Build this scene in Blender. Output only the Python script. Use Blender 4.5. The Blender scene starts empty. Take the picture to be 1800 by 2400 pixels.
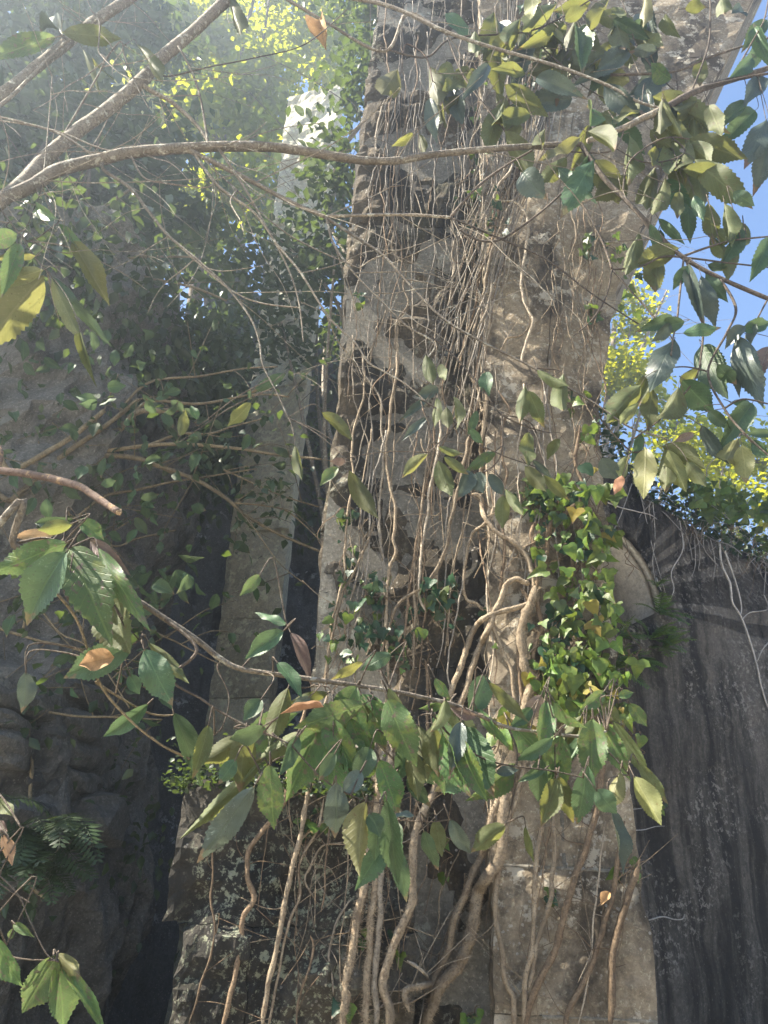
import bpy, bmesh, math, random
import numpy as np
from mathutils import Vector, Matrix, Quaternion, noise

rnd = random.Random(7)
rng = np.random.default_rng(7)
SC = bpy.context.scene
COL = SC.collection

# ------------------------------------------------------------------ camera
F = 1813.0                                   # focal length in pixels of the 1800 x 2400 photograph
CAM = Vector((0.0, 0.0, 1.6))
PITCH, ROLL = math.radians(26.0), math.radians(2.9)
fwd = Vector((0, math.cos(PITCH), math.sin(PITCH)))
_u0 = Vector((0, -math.sin(PITCH), math.cos(PITCH)))
_r0 = Vector((1, 0, 0))
right = math.cos(ROLL) * _r0 + math.sin(ROLL) * _u0
up = math.cos(ROLL) * _u0 - math.sin(ROLL) * _r0
cd = bpy.data.cameras.new('camera')
cam = bpy.data.objects.new('camera', cd)
COL.objects.link(cam)
cd.sensor_fit = 'VERTICAL'
cd.sensor_height = 24.0
cd.lens = 24.0 * F / 2400.0
cd.clip_start, cd.clip_end = 0.05, 500
M = Matrix((right, up, -fwd)).transposed().to_4x4()
M.translation = CAM
cam.matrix_world = M
SC.camera = cam
SC.render.resolution_x, SC.render.resolution_y = 768, 1024

# ------------------------------------------------------------------ world, sun, exposure
SUN_AZ, SUN_EL = math.radians(-93.5), math.radians(50)
sun_vec = Vector((math.sin(SUN_AZ) * math.cos(SUN_EL), math.cos(SUN_AZ) * math.cos(SUN_EL), math.sin(SUN_EL)))
world = bpy.data.worlds.new('World')
SC.world = world
world.use_nodes = True
wn = world.node_tree.nodes
sky = wn.new('ShaderNodeTexSky')
sky.sky_type = 'NISHITA'
sky.sun_disc = False
sky.sun_elevation = SUN_EL
sky.sun_rotation = SUN_AZ % (2 * math.pi)
sky.dust_density = 0.3
sky.ozone_density = 2.2
world.node_tree.links.new(sky.outputs[0], wn['Background'].inputs['Color'])
wn['Background'].inputs['Strength'].default_value = 0.072
sl = bpy.data.lights.new('sun', 'SUN')
sl.energy = 5.0
sl.angle = math.radians(0.55)
sl.color = (1.0, 0.92, 0.78)
so = bpy.data.objects.new('sun', sl)
so.rotation_mode = 'QUATERNION'
so.rotation_quaternion = sun_vec.to_track_quat('Z', 'Y')
so.location = (-6, 6, 14)
COL.objects.link(so)
SC.view_settings.view_transform = 'Standard'
SC.view_settings.look = 'None'
SC.view_settings.gamma = 1.0
SC.view_settings.use_curve_mapping = False
SC.view_settings.exposure = 2.3
SC.cycles.use_denoising = True
SC.cycles.max_bounces = 8
SC.cycles.diffuse_bounces = 4
SC.cycles.transmission_bounces = 6
SC.cycles.volume_bounces = 0
VEIL_DENSITY, VEIL_G = 0.0115, 0.74

# ------------------------------------------------------------------ helpers: pixels of the photograph to places in the scene
def pxray(px, py):
    return fwd + right * ((px - 900) / F) + up * ((1200 - py) / F)

def W(px, py, Y):
    d = pxray(px, py)
    return CAM + d * (Y / d.y)

def Wplane(px, py, p0, n):
    d = pxray(px, py)
    return CAM + d * ((p0 - CAM).dot(n) / d.dot(n))

def to_px(P):
    v = P - CAM
    z = v.dot(fwd)
    return 900 + F * v.dot(right) / z, 1200 - F * v.dot(up) / z, z

ZONES = {'TL': (0, 0, .5425), 'TR': (900, 0, .5425), 'ML': (0, 800, .5425), 'MR': (900, 800, .5425),
         'BL': (0, 1600, .5425), 'BR': (900, 1600, .5425), 'V1': (750, 250, .3617), 'V2': (1000, 900, .3014),
         'V3': (400, 1550, .3617), 'V4': (100, 250, .422), 'S': (0, 0, 1.0)}

def path(s):
    """'TL 10,20 30,40|TR 5,6' -> list of photograph pixels"""
    out = []
    for seg in s.split('|'):
        t = seg.split()
        ox, oy, k = ZONES[t[0]]
        for q in t[1:]:
            a, b = q.split(',')
            out.append((ox + float(a) * k, oy + float(b) * k))
    return out

def catmull(P, n):
    """n samples per span through points (tuples of any length)"""
    P = [tuple(p) for p in P]
    if len(P) < 3:
        P = [P[0], tuple((a + b) / 2 for a, b in zip(P[0], P[-1])), P[-1]]
    out = []
    for i in range(len(P) - 1):
        p0, p1, p2, p3 = P[max(i - 1, 0)], P[i], P[i + 1], P[min(i + 2, len(P) - 1)]
        for k in range(n):
            t = k / n
            out.append(tuple(.5 * (2 * b + (c - a) * t + (2 * a - 5 * b + 4 * c - d) * t * t + (3 * b - a - 3 * c + d) * t ** 3)
                             for a, b, c, d in zip(p0, p1, p2, p3)))
    out.append(P[-1])
    return out

# ------------------------------------------------------------------ helpers: meshes and objects
class MB:
    def __init__(self):
        self.v, self.f, self.uv = [], [], None

    def tube(self, pts, rad, sides=6, bump=0.0, cap=True):
        n = len(pts)
        pts = [Vector(p[:3]) for p in pts]
        base = len(self.v)
        t = (pts[1] - pts[0]).normalized()
        a = Vector((0, 0, 1)) if abs(t.z) < .9 else Vector((1, 0, 0))
        x = t.cross(a).normalized()
        for i in range(n):
            t2 = (pts[min(i + 1, n - 1)] - pts[max(i - 1, 0)])
            if t2.length < 1e-9:
                t2 = t
            t2.normalize()
            x = (x - t2 * x.dot(t2))
            if x.length < 1e-6:
                x = t2.orthogonal()
            x.normalize()
            y = t2.cross(x)
            t = t2
            r = rad[i] if hasattr(rad, '__len__') else rad
            for k in range(sides):
                w = 2 * math.pi * k / sides
                rr = r
                if bump:
                    rr = r * (1 + bump * noise.noise(Vector((pts[i].x * 30 + k * 1.7, pts[i].y * 30, pts[i].z * 30))))
                self.v.append(pts[i] + x * (math.cos(w) * rr) + y * (math.sin(w) * rr))
        for i in range(n - 1):
            for k in range(sides):
                k2 = (k + 1) % sides
                self.f.append((base + i * sides + k, base + i * sides + k2, base + (i + 1) * sides + k2, base + (i + 1) * sides + k))
        if cap:
            self.f.append(tuple(base + k for k in reversed(range(sides))))
            self.f.append(tuple(base + (n - 1) * sides + k for k in range(sides)))

    def add(self, verts, faces):
        b = len(self.v)
        self.v.extend(Vector(v) for v in verts)
        self.f.extend(tuple(b + i for i in f) for f in faces)

    def mesh(self, name, mat, smooth=True):
        me = bpy.data.meshes.new(name)
        me.from_pydata(self.v, [], self.f)
        if mat:
            me.materials.append(mat)
        if smooth:
            me.polygons.foreach_set('use_smooth', [True] * len(me.polygons))
        return me

    def build(self, name, mat, parent=None, smooth=True, label=None, kind=None):
        return link(name, self.mesh(name, mat, smooth), parent, label, kind)

def link(name, me, parent=None, label=None, kind=None):
    o = bpy.data.objects.new(name, me)
    COL.objects.link(o)
    if parent:
        o.parent = parent
    if label:
        o['label'] = label
    if kind:
        o['kind'] = kind
    return o

def thing(name, label, cat, loc=(0, 0, 0), group=None):
    o = bpy.data.objects.new(name, None)
    o.empty_display_size = .1
    COL.objects.link(o)
    o.location = loc
    return tag(o, label, cat, group)

def tag(o, label, cat, group=None):
    o['label'] = label
    o['category'] = cat
    if group:
        o['group'] = group
    return o

def put(o, parent):
    """parent o to an Empty that has a location only, keeping o's geometry in world coordinates"""
    o.parent = parent
    o.matrix_parent_inverse = Matrix.Translation(parent.location).inverted()
    return o

def np_mesh(name, V, Fc, mat, smooth=True):
    """V (n,3), Fc (m,k) numpy -> mesh"""
    me = bpy.data.meshes.new(name)
    me.from_pydata(V.tolist(), [], Fc.tolist())
    me.materials.append(mat)
    if smooth:
        me.polygons.foreach_set('use_smooth', [True] * len(me.polygons))
    return me

# ------------------------------------------------------------------ materials
class NT:
    def __init__(self, name):
        self.m = bpy.data.materials.new(name)
        self.m.use_nodes = True
        self.t = self.m.node_tree
        self.n = self.t.nodes
        self.bsdf = self.n['Principled BSDF']
        self.out = self.n['Material Output']

    def new(self, kind, **kw):
        nd = self.n.new('ShaderNode' + kind)
        for k, v in kw.items():
            setattr(nd, k, v)
        return nd

    def ln(self, a, b):
        self.t.links.new(a, b)

    def val(self, sock, v):
        if hasattr(v, 'is_linked') or hasattr(v, 'links'):
            self.ln(v, sock)
        else:
            sock.default_value = v if not isinstance(v, tuple) or len(v) != 3 or sock.type != 'RGBA' else (*v, 1)

    def math(self, op, a, b=None, c=None, clamp=False):
        nd = self.new('Math', operation=op, use_clamp=clamp)
        self.val(nd.inputs[0], a)
        if b is not None:
            self.val(nd.inputs[1], b)
        if c is not None:
            self.val(nd.inputs[2], c)
        return nd.outputs[0]

    def mix(self, fac, a, b, blend='MIX'):
        nd = self.new('Mix', data_type='RGBA', blend_type=blend)
        self.val(nd.inputs[0], fac)
        self.val(nd.inputs[6], a)
        self.val(nd.inputs[7], b)
        return nd.outputs[2]

    def pos(self, scale=(1, 1, 1), off=(0, 0, 0)):
        g = self.new('NewGeometry')
        mp = self.new('Mapping')
        mp.inputs['Scale'].default_value = scale
        mp.inputs['Location'].default_value = off
        self.ln(g.outputs['Position'], mp.inputs['Vector'])
        return mp.outputs[0]

    def noise(self, vec, scale, detail=6, rough=.6, dist=0.0):
        nd = self.new('TexNoise')
        self.ln(vec, nd.inputs['Vector'])
        nd.inputs['Scale'].default_value = scale
        nd.inputs['Detail'].default_value = detail
        nd.inputs['Roughness'].default_value = rough
        nd.inputs['Distortion'].default_value = dist
        return nd.outputs['Fac']

    def ramp(self, fac, a, b):
        nd = self.new('MapRange', interpolation_type='SMOOTHSTEP')
        self.val(nd.inputs[0], fac)
        nd.inputs[1].default_value = a
        nd.inputs[2].default_value = b
        return nd.outputs[0]

    def bump(self, h, strength, dist):
        nd = self.new('Bump')
        nd.inputs['Strength'].default_value = strength
        nd.inputs['Distance'].default_value = dist
        self.val(nd.inputs['Height'], h)
        self.ln(nd.outputs[0], self.bsdf.inputs['Normal'])

def stone_mat(name, c1, c2, stain=(.035, .033, .03), stain_amt=.5, lichen=(.5, .5, .42), lichen_amt=.3, moss=None, fleck=(.6, .56, .5), streak=(1.2, 1.2, .25),
              lichen_scale=9.0, bump=.6, fleck_amt=.5, off=0.0):
    m = NT(name)
    p = m.pos(off=(off, off, 0))
    oi = m.new('ObjectInfo')
    base = m.mix(m.ramp(m.noise(p, 3.5, 8, .7), .3, .7), c1, c2)
    base = m.mix(m.math('MULTIPLY', m.ramp(m.noise(p, 38, 5, .75), .42, .62), .55), base, tuple(x * .42 for x in c1))
    base = m.mix(m.math('MULTIPLY', m.ramp(m.noise(p, 11, 6, .75), .50, .66), .55), base, tuple(x * .55 for x in c2))
    base = m.mix(m.math('MULTIPLY', m.ramp(m.noise(p, 64, 3, .7), .56, .66), .6), base, tuple(min(.7, x * 1.5) for x in c1))
    tint = m.math('MULTIPLY_ADD', oi.outputs['Random'], .35, .82)
    hv = m.new('HueSaturation')
    m.val(hv.inputs['Value'], tint)
    m.val(hv.inputs['Color'], base)
    base = hv.outputs[0]
    ps = m.pos(scale=streak, off=(off, off, 3))
    st = m.ramp(m.noise(ps, 2.6, 8, .68, .4), .62 - .25 * stain_amt, .80 - .25 * stain_amt)
    base = m.mix(m.math('MULTIPLY', st, .88), base, stain)
    if moss:
        ms = m.ramp(m.noise(p, 2.1, 6, .7), .52, .68)
        base = m.mix(m.math('MULTIPLY', ms, .75), base, moss)
    if lichen_amt:
        reg = m.ramp(m.noise(p, 1.7, 3, .5), .60 - .3 * lichen_amt, .72 - .3 * lichen_amt)
        sp = m.ramp(m.noise(p, lichen_scale, 5, .75), .53, .60)
        base = m.mix(m.math('MULTIPLY', m.math('MULTIPLY', reg, sp), .85), base, lichen)
    if fleck_amt:
        vo = m.new('TexVoronoi')
        m.ln(m.pos(), vo.inputs['Vector'])
        vo.inputs['Scale'].default_value = 38
        vo.inputs['Randomness'].default_value = 1
        fk = m.math('MULTIPLY', m.math('LESS_THAN', vo.outputs['Distance'], .22), m.ramp(m.noise(p, 6, 3, .6), .50, .62))
        base = m.mix(m.math('MULTIPLY', fk, fleck_amt), base, fleck)
    m.ln(base, m.bsdf.inputs['Base Color'])
    m.bsdf.inputs['Roughness'].default_value = .92
    m.bsdf.inputs['Specular IOR Level'].default_value = .25
    h = m.math('ADD', m.noise(p, 14, 9, .8), m.math('MULTIPLY', m.noise(p, 75, 5, .75), .6))
    m.bump(h, min(1, bump * 1.5), .045)
    return m.m

def bark_mat(name, c1, c2, spot=None, scale=1.0, rough=.85, spot_amt=.6):
    m = NT(name)
    p = m.pos()
    oi = m.new('ObjectInfo')
    base = m.mix(m.ramp(m.noise(p, 22 * scale, 6, .7), .35, .68), c1, c2)
    base = m.mix(m.math('MULTIPLY', m.ramp(m.noise(p, 120 * scale, 3, .6), .50, .62), .6), base, tuple(x * .4 for x in c1))
    base = m.mix(m.math('MULTIPLY', m.ramp(m.noise(p, 6, 4, .7), .46, .66), .55), base, tuple(x * .5 for x in c1))
    if spot:
        base = m.mix(m.math('MULTIPLY', m.ramp(m.noise(p, 34 * scale, 4, .65), .56, .63), spot_amt), base, spot)
    hv = m.new('HueSaturation')
    m.val(hv.inputs['Value'], m.math('MULTIPLY_ADD', oi.outputs['Random'], .5, .75))
    m.val(hv.inputs['Color'], base)
    m.ln(hv.outputs[0], m.bsdf.inputs['Base Color'])
    m.bsdf.inputs['Roughness'].default_value = rough
    m.bsdf.inputs['Specular IOR Level'].default_value = .3
    pl_ = m.pos(scale=(1, 1, .16))
    fib = m.noise(pl_, 150 * scale, 4, .65)
    m.bump(m.math('ADD', m.noise(p, 60 * scale, 6, .7), m.math('MULTIPLY', fib, .9)), .9, .010)
    return m.m

def leaf_mat(name, top, under, vein, spot=(.10, .05, .04), spot_amt=.3, transl=.3, rough=.38, tcol=None, veins=True, vary=.4, yellow=None):
    m = NT(name)
    oi = m.new('ObjectInfo')
    g = m.new('NewGeometry')
    base = m.mix(g.outputs['Backfacing'], top, under)
    uvn = m.new('UVMap')
    sep = m.new('SeparateXYZ')
    m.ln(uvn.outputs[0], sep.inputs[0])
    u, v = sep.outputs[0], sep.outputs[1]
    comb = m.new('CombineXYZ')
    m.ln(m.math('MULTIPLY_ADD', oi.outputs['Random'], 37.0, u), comb.inputs[0])
    m.ln(m.math('MULTIPLY', v, 2.2), comb.inputs[1])
    m.ln(oi.outputs['Random'], comb.inputs[2])
    cv = comb.outputs[0]
    base = m.mix(m.math('MULTIPLY', m.ramp(m.noise(cv, 3.0, 4, .6), .35, .7), .55), base, tuple(x * .55 for x in top))
    if yellow:
        base = m.mix(m.math('MULTIPLY', m.ramp(m.noise(cv, 1.9, 3, .6), .52, .68), .7), base, yellow)
    du = m.math('ABSOLUTE', m.math('SUBTRACT', u, .5))
    h = m.noise(cv, 14, 4, .6)
    if veins:
        mid = m.ramp(du, .035, .012)
        t = m.math('FRACT', m.math('SUBTRACT', m.math('MULTIPLY', v, 11.0), m.math('MULTIPLY', du, 6.0)))
        side = m.ramp(m.math('ABSOLUTE', m.math('SUBTRACT', t, .5)), .10, .02)
        vm = m.math('MAXIMUM', mid, m.math('MULTIPLY', side, .45))
        base = m.mix(m.math('MULTIPLY', vm, .6), base, vein)
        h = m.math('ADD', m.math('MULTIPLY', h, .4), m.math('MULTIPLY', vm, -.9))
    if spot_amt:
        sp = m.ramp(m.noise(cv, 5.5, 5, .7), .66 - .1 * spot_amt, .70 - .1 * spot_amt)
        base = m.mix(m.math('MULTIPLY', sp, .85), base, spot)
        vo = m.new('TexVoronoi')
        m.ln(cv, vo.inputs['Vector'])
        vo.inputs['Scale'].default_value = 9
        dots = m.math('MULTIPLY', m.math('LESS_THAN', vo.outputs['Distance'], .16), m.math('LESS_THAN', m.noise(cv, 3, 2, .5), .52))
        base = m.mix(m.math('MULTIPLY', dots, .7), base, tuple(x * .5 for x in spot))
        tipm = m.math('MULTIPLY', m.ramp(m.math('ADD', v, m.math('MULTIPLY', m.noise(cv, 4, 3, .6), .5)), 1.08, 1.14), m.math('GREATER_THAN', m.math('FRACT', m.math('MULTIPLY', oi.outputs['Random'], 13.0)), .6))
        base = m.mix(m.math('MULTIPLY', tipm, .8), base, (.17, .10, .06))
        pale = m.math('MULTIPLY', m.ramp(m.noise(cv, 26, 3, .6), .60, .66), m.ramp(m.noise(cv, 2.4, 2, .5), .48, .58))
        base = m.mix(m.math('MULTIPLY', pale, .6), base, tuple(min(.5, x * 1.5 + .10) for x in top))
    hv = m.new('HueSaturation')
    m.val(hv.inputs['Hue'], m.math('MULTIPLY_ADD', oi.outputs['Random'], .035, .483))
    m.val(hv.inputs['Value'], m.math('MULTIPLY_ADD', oi.outputs['Random'], vary, 1 - vary / 2))
    m.val(hv.inputs['Color'], base)
    m.ln(hv.outputs[0], m.bsdf.inputs['Base Color'])
    m.bsdf.inputs['Roughness'].default_value = rough
    m.bump(h, .35, .004)
    m.bsdf.inputs['Specular IOR Level'].default_value = .32
    if transl:
        tr = m.new('BsdfTranslucent')
        tc = tcol or tuple(min(1, x * 1.6) for x in under)
        m.ln(m.mix(.6, hv.outputs[0], tc), tr.inputs['Color'])
        mx = m.new('MixShader')
        mx.inputs[0].default_value = transl
        m.ln(m.bsdf.outputs[0], mx.inputs[1])
        m.ln(tr.outputs[0], mx.inputs[2])
        m.ln(mx.outputs[0], m.out.inputs['Surface'])
    return m.m

def foliage_mat(name, c1, c2, tcol, transl=.4, rough=.45, scale=9.0):
    m = NT(name)
    p = m.pos()
    oi = m.new('ObjectInfo')
    base = m.mix(m.ramp(m.noise(p, scale, 3, .7), .3, .7), c1, c2)
    hv = m.new('HueSaturation')
    m.val(hv.inputs['Value'], m.math('MULTIPLY_ADD', oi.outputs['Random'], .5, .75))
    m.val(hv.inputs['Color'], base)
    m.ln(hv.outputs[0], m.bsdf.inputs['Base Color'])
    m.bsdf.inputs['Roughness'].default_value = rough
    tr = m.new('BsdfTranslucent')
    m.ln(m.mix(.75, hv.outputs[0], tcol), tr.inputs['Color'])
    mx = m.new('MixShader')
    mx.inputs[0].default_value = transl
    m.ln(m.bsdf.outputs[0], mx.inputs[1])
    m.ln(tr.outputs[0], mx.inputs[2])
    m.ln(mx.outputs[0], m.out.inputs['Surface'])
    return m.m

MAT = {
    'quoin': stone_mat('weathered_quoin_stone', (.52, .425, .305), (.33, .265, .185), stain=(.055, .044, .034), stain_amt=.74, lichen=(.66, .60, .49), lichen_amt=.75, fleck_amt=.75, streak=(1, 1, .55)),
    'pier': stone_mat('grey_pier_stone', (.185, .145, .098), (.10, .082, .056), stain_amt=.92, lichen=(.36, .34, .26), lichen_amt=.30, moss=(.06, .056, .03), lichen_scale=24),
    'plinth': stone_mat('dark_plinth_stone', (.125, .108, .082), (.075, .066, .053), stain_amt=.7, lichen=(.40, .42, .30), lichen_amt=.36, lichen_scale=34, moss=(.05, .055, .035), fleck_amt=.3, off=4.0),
    'lichen': stone_mat('lichen_covered_stone', (.72, .67, .51), (.58, .54, .41), stain_amt=.05, lichen=(.82, .82, .62), lichen_amt=1.7, lichen_scale=15, streak=(1, 1, .5)),
    'mortar': stone_mat('old_mortar', (.36, .33, .27), (.26, .24, .2), stain_amt=.35, lichen_amt=.2, fleck_amt=.2),
    'wall': stone_mat('stained_plaster', (.25, .22, .185), (.14, .122, .104), stain=(.028, .024, .020), stain_amt=.80, lichen=(.36, .33, .29), lichen_amt=.40, lichen_scale=26, streak=(1.6, 1.6, .18), bump=.8, fleck_amt=.12),
    'barrel': stone_mat('smooth_concrete', (.66, .62, .56), (.56, .52, .46), stain_amt=.3, lichen_amt=.1, fleck_amt=0, bump=.15),
    'cliff': stone_mat('dark_cliff_rock', (.29, .275, .25), (.19, .18, .165), stain=(.06, .057, .054), stain_amt=.5, lichen=(.30, .30, .27), lichen_amt=.6, fleck_amt=.3, bump=.66, lichen_scale=14, streak=(1, 1, .7)),
    'recess': stone_mat('dark_recess_rock', (.19, .19, .19), (.12, .12, .125), stain=(.04, .04, .043), stain_amt=.5, lichen=(.55, .57, .58), lichen_amt=.25, fleck_amt=.3),
    'ground': stone_mat('pale_bounce_gravel', (.60, .53, .42), (.50, .44, .35), stain_amt=.1, stain=(.12, .10, .07), lichen_amt=0, moss=(.10, .12, .05), fleck_amt=.5),  # unseen ground, made this pale to bounce sun onto shaded surfaces
    'vine': bark_mat('tan_vine_bark', (.25, .19, .125), (.345, .275, .19), spot=(.16, .11, .07)),
    'vine_dark': bark_mat('brown_vine_bark', (.18, .122, .075), (.26, .185, .115), spot=(.10, .075, .05)),
    'vine_pale': bark_mat('pale_vine_bark', (.32, .26, .19), (.42, .355, .27), spot=(.18, .15, .12)),
    'vine_grey': bark_mat('grey_vine_bark', (.24, .205, .165), (.33, .29, .24), spot=(.13, .11, .09)),
    'vine_dead': bark_mat('dead_grey_vine', (.42, .39, .36), (.54, .50, .46)),
    'limb': bark_mat('lichen_spotted_bark', (.22, .18, .135), (.31, .265, .205), spot=(.50, .47, .38), spot_amt=.75),
    'twig': bark_mat('brown_twig_bark', (.10, .078, .058), (.16, .125, .095), spot=(.25, .22, .17), spot_amt=.4),
    'broken': bark_mat('reddish_bark', (.135, .088, .066), (.18, .125, .095), spot=(.42, .28, .14), spot_amt=.5),
    'cut': bark_mat('cut_wood', (.34, .22, .12), (.42, .30, .18)),
    'shrub_stem': bark_mat('yellowish_stem_bark', (.23, .175, .10), (.31, .245, .155), spot=(.12, .09, .06)),
}
LK = {
    'g': leaf_mat('green_leaf', (.080, .140, .048), (.15, .19, .07), (.16, .24, .07), (.15, .085, .08), .9, .25, .48, yellow=(.20, .24, .05)),
    'd': leaf_mat('dark_glossy_leaf', (.062, .105, .048), (.10, .14, .06), (.10, .16, .07), (.06, .05, .05), .4, .2, .46),
    'o': leaf_mat('olive_leaf', (.085, .10, .040), (.115, .128, .055), (.16, .17, .08), (.085, .055, .03), .7, .38, .62, tcol=(.30, .30, .06)),
    'y': leaf_mat('yellowing_leaf', (.16, .165, .05), (.19, .19, .075), (.26, .25, .11), (.12, .07, .03), .35, .32, .5, tcol=(.34, .33, .08)),
    'b': leaf_mat('dead_brown_leaf', (.36, .20, .10), (.40, .26, .16), (.22, .12, .06), (.14, .07, .04), .5, .2, .75),
    'p': leaf_mat('purple_spotted_leaf', (.17, .12, .10), (.20, .15, .11), (.24, .2, .13), (.12, .05, .05), .6, .2, .5),
    'c': leaf_mat('blue_grey_leaf', (.075, .098, .078), (.09, .11, .07), (.08, .11, .07), (.06, .05, .05), .2, .15, .42),
    'i': leaf_mat('ivy_leaf', (.088, .140, .028), (.15, .19, .05), (.18, .24, .07), (.16, .12, .03), .15, .3, .40, tcol=(.24, .32, .04), veins=False, vary=.8, yellow=(.19, .22, .04)),
    'j': leaf_mat('dark_ivy_leaf', (.026, .062, .026), (.07, .10, .05), (.07, .12, .05), (.06, .06, .03), .05, .2, .36, veins=False, vary=.6),
    'k': leaf_mat('yellow_ivy_leaf', (.26, .22, .035), (.28, .24, .06), (.4, .34, .06), (.3, .15, .02), .2, .4, .45, veins=False),
    's': leaf_mat('shrub_leaf', (.050, .090, .034), (.10, .13, .06), (.10, .15, .06), (.08, .07, .04), .1, .3, .6, veins=True, vary=.6),
}
FOL = {
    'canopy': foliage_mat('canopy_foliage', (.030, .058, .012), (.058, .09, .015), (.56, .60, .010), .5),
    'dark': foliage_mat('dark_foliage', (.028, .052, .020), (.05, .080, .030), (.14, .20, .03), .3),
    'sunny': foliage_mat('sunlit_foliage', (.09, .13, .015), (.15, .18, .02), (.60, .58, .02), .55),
    'small': foliage_mat('small_green_foliage', (.055, .12, .025), (.09, .16, .035), (.30, .40, .05), .35),
}

# ------------------------------------------------------------------ leaf shapes
def leaf_mesh(name, mat, curve, fold, wave, broad=1.0, ph=0.0, curl=0.0, tooth=.085):
    rows, V, Fc, UV = 34, [], [], []
    for i in range(rows + 1):
        t = i / rows
        w = (math.sin(math.pi * t ** .88) ** .78 if 0 < t < 1 else 0) * broad
        if t > .70:                                # drawn-out tip
            s_ = (t - .70) / .30
            w *= 1 - .62 * s_ ** .7 * (1 - .25 * s_)
        if t < .10:
            w *= (t / .10) ** .5
        edge = 1.0
        if .30 < t < .95:
            edge = 1.0 + (tooth if i % 2 else -tooth * .6) * (1 - abs(t - .65))
        for x in (-1, -.5, 0, .5, 1):
            ww = .5 * w * (edge if abs(x) == 1 else 1)
            yo = .012 if (abs(x) == 1 and i % 2 and .3 < t < .95) else 0
            z = fold * abs(x) * w - curve * t * t + wave * math.sin(t * 10 + ph + (1.5 if x > 0 else 0)) * abs(x) * w
            px = x * ww
            if curl:
                a = x * curl
                px = math.sin(a) * ww / max(.3, abs(curl)) * 1.0
                z += (1 - math.cos(a)) * .25 * w
            V.append((px, t + yo - .12 * curve * t * t, z))
            UV.append((x * .5 * w + .5, t))
    for i in range(rows):
        for j in range(4):
            a = i * 5 + j
            Fc.append((a, a + 1, a + 6, a + 5))
    me = bpy.data.meshes.new(name)
    me.from_pydata(V, [], Fc)
    me.materials.append(mat)
    uvl = me.uv_layers.new(name='UVMap')
    uvl.data.foreach_set('uv', [c for l in me.loops for c in UV[l.vertex_index]])
    me.polygons.foreach_set('use_smooth', [True] * len(me.polygons))
    return me

IVY_SHAPES = [
    [(0, .10), (.13, -.02), (.33, .02), (.50, .20), (.36, .38), (.30, .52), (.14, .74), (0, 1.0)],
    [(0, .12), (.18, .0), (.46, .08), (.55, .34), (.30, .42), (.22, .62), (.10, .82), (0, 1.0)],
    [(0, .06), (.20, .02), (.38, .14), (.40, .36), (.34, .52), (.22, .70), (.10, .88), (0, 1.0)],
]
def ivy_mesh(name, mat, shape, cup, curve, seed):
    r = random.Random(seed)
    half = IVY_SHAPES[shape]
    ring = [(x * r.uniform(.9, 1.1), y) for x, y in half] + [(-x * r.uniform(.9, 1.1), y) for x, y in reversed(half[1:-1])]
    V, Fc, UV = [(0, .36, 0)], [], [(.5, .36)]
    n = len(ring)
    for k in (.5, 1.0):
        for x, y in ring:
            X, Y = x * k, .36 + (y - .36) * k
            V.append((X, Y, cup * abs(X) * (1 if k == .5 else 1.3) - curve * (Y - .1) ** 2 + r.uniform(-.03, .03)))
            UV.append((X + .5, Y))
    for i in range(n):
        j = (i + 1) % n
        Fc.append((0, 1 + i, 1 + j))
        Fc.append((1 + i, 1 + n + i, 1 + n + j, 1 + j))
    me = bpy.data.meshes.new(name)
    me.from_pydata(V, [], Fc)
    me.materials.append(mat)
    uvl = me.uv_layers.new(name='UVMap')
    uvl.data.foreach_set('uv', [c for l in me.loops for c in UV[l.vertex_index]])
    me.polygons.foreach_set('use_smooth', [True] * len(me.polygons))
    return me

LEAF = {}
for k in 'gdoybpcs':
    LEAF[k] = [leaf_mesh('leaf_' + k, LK[k], c, f, w, ph=ph, curl=cu) for c, f, w, ph, cu in
               ((.10, .07, .025, 0, 0), (.26, .10, .03, 1, 0), (.02, .14, .04, 2, 0), (.18, -.03, .05, 3, 0), (.34, .16, .03, 4, 0))]
IVY = {k: [ivy_mesh('ivy_leaf_' + k, LK[k], s % 3, (.15, .3, -.1, .22, .05)[s % 5], (.2, .5, .1, .35)[s % 4], s * 7 + 1) for s in range(6)] for k in 'ijk'}

def leaf_matrix(B, T, wid, roll, face_cam=True, flip=False):
    y = (T - B)
    L = y.length
    y = y / L
    toC = (CAM - (B + T) / 2).normalized()
    z = toC - y * toC.dot(y)
    if z.length < 1e-4:
        z = y.orthogonal()
    z.normalize()
    z = Quaternion(y, roll) @ z
    if flip:
        z = -z
    x = y.cross(z)
    m = Matrix((x * wid, y * L, z * L)).transposed().to_4x4()
    m.translation = B
    return m

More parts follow.
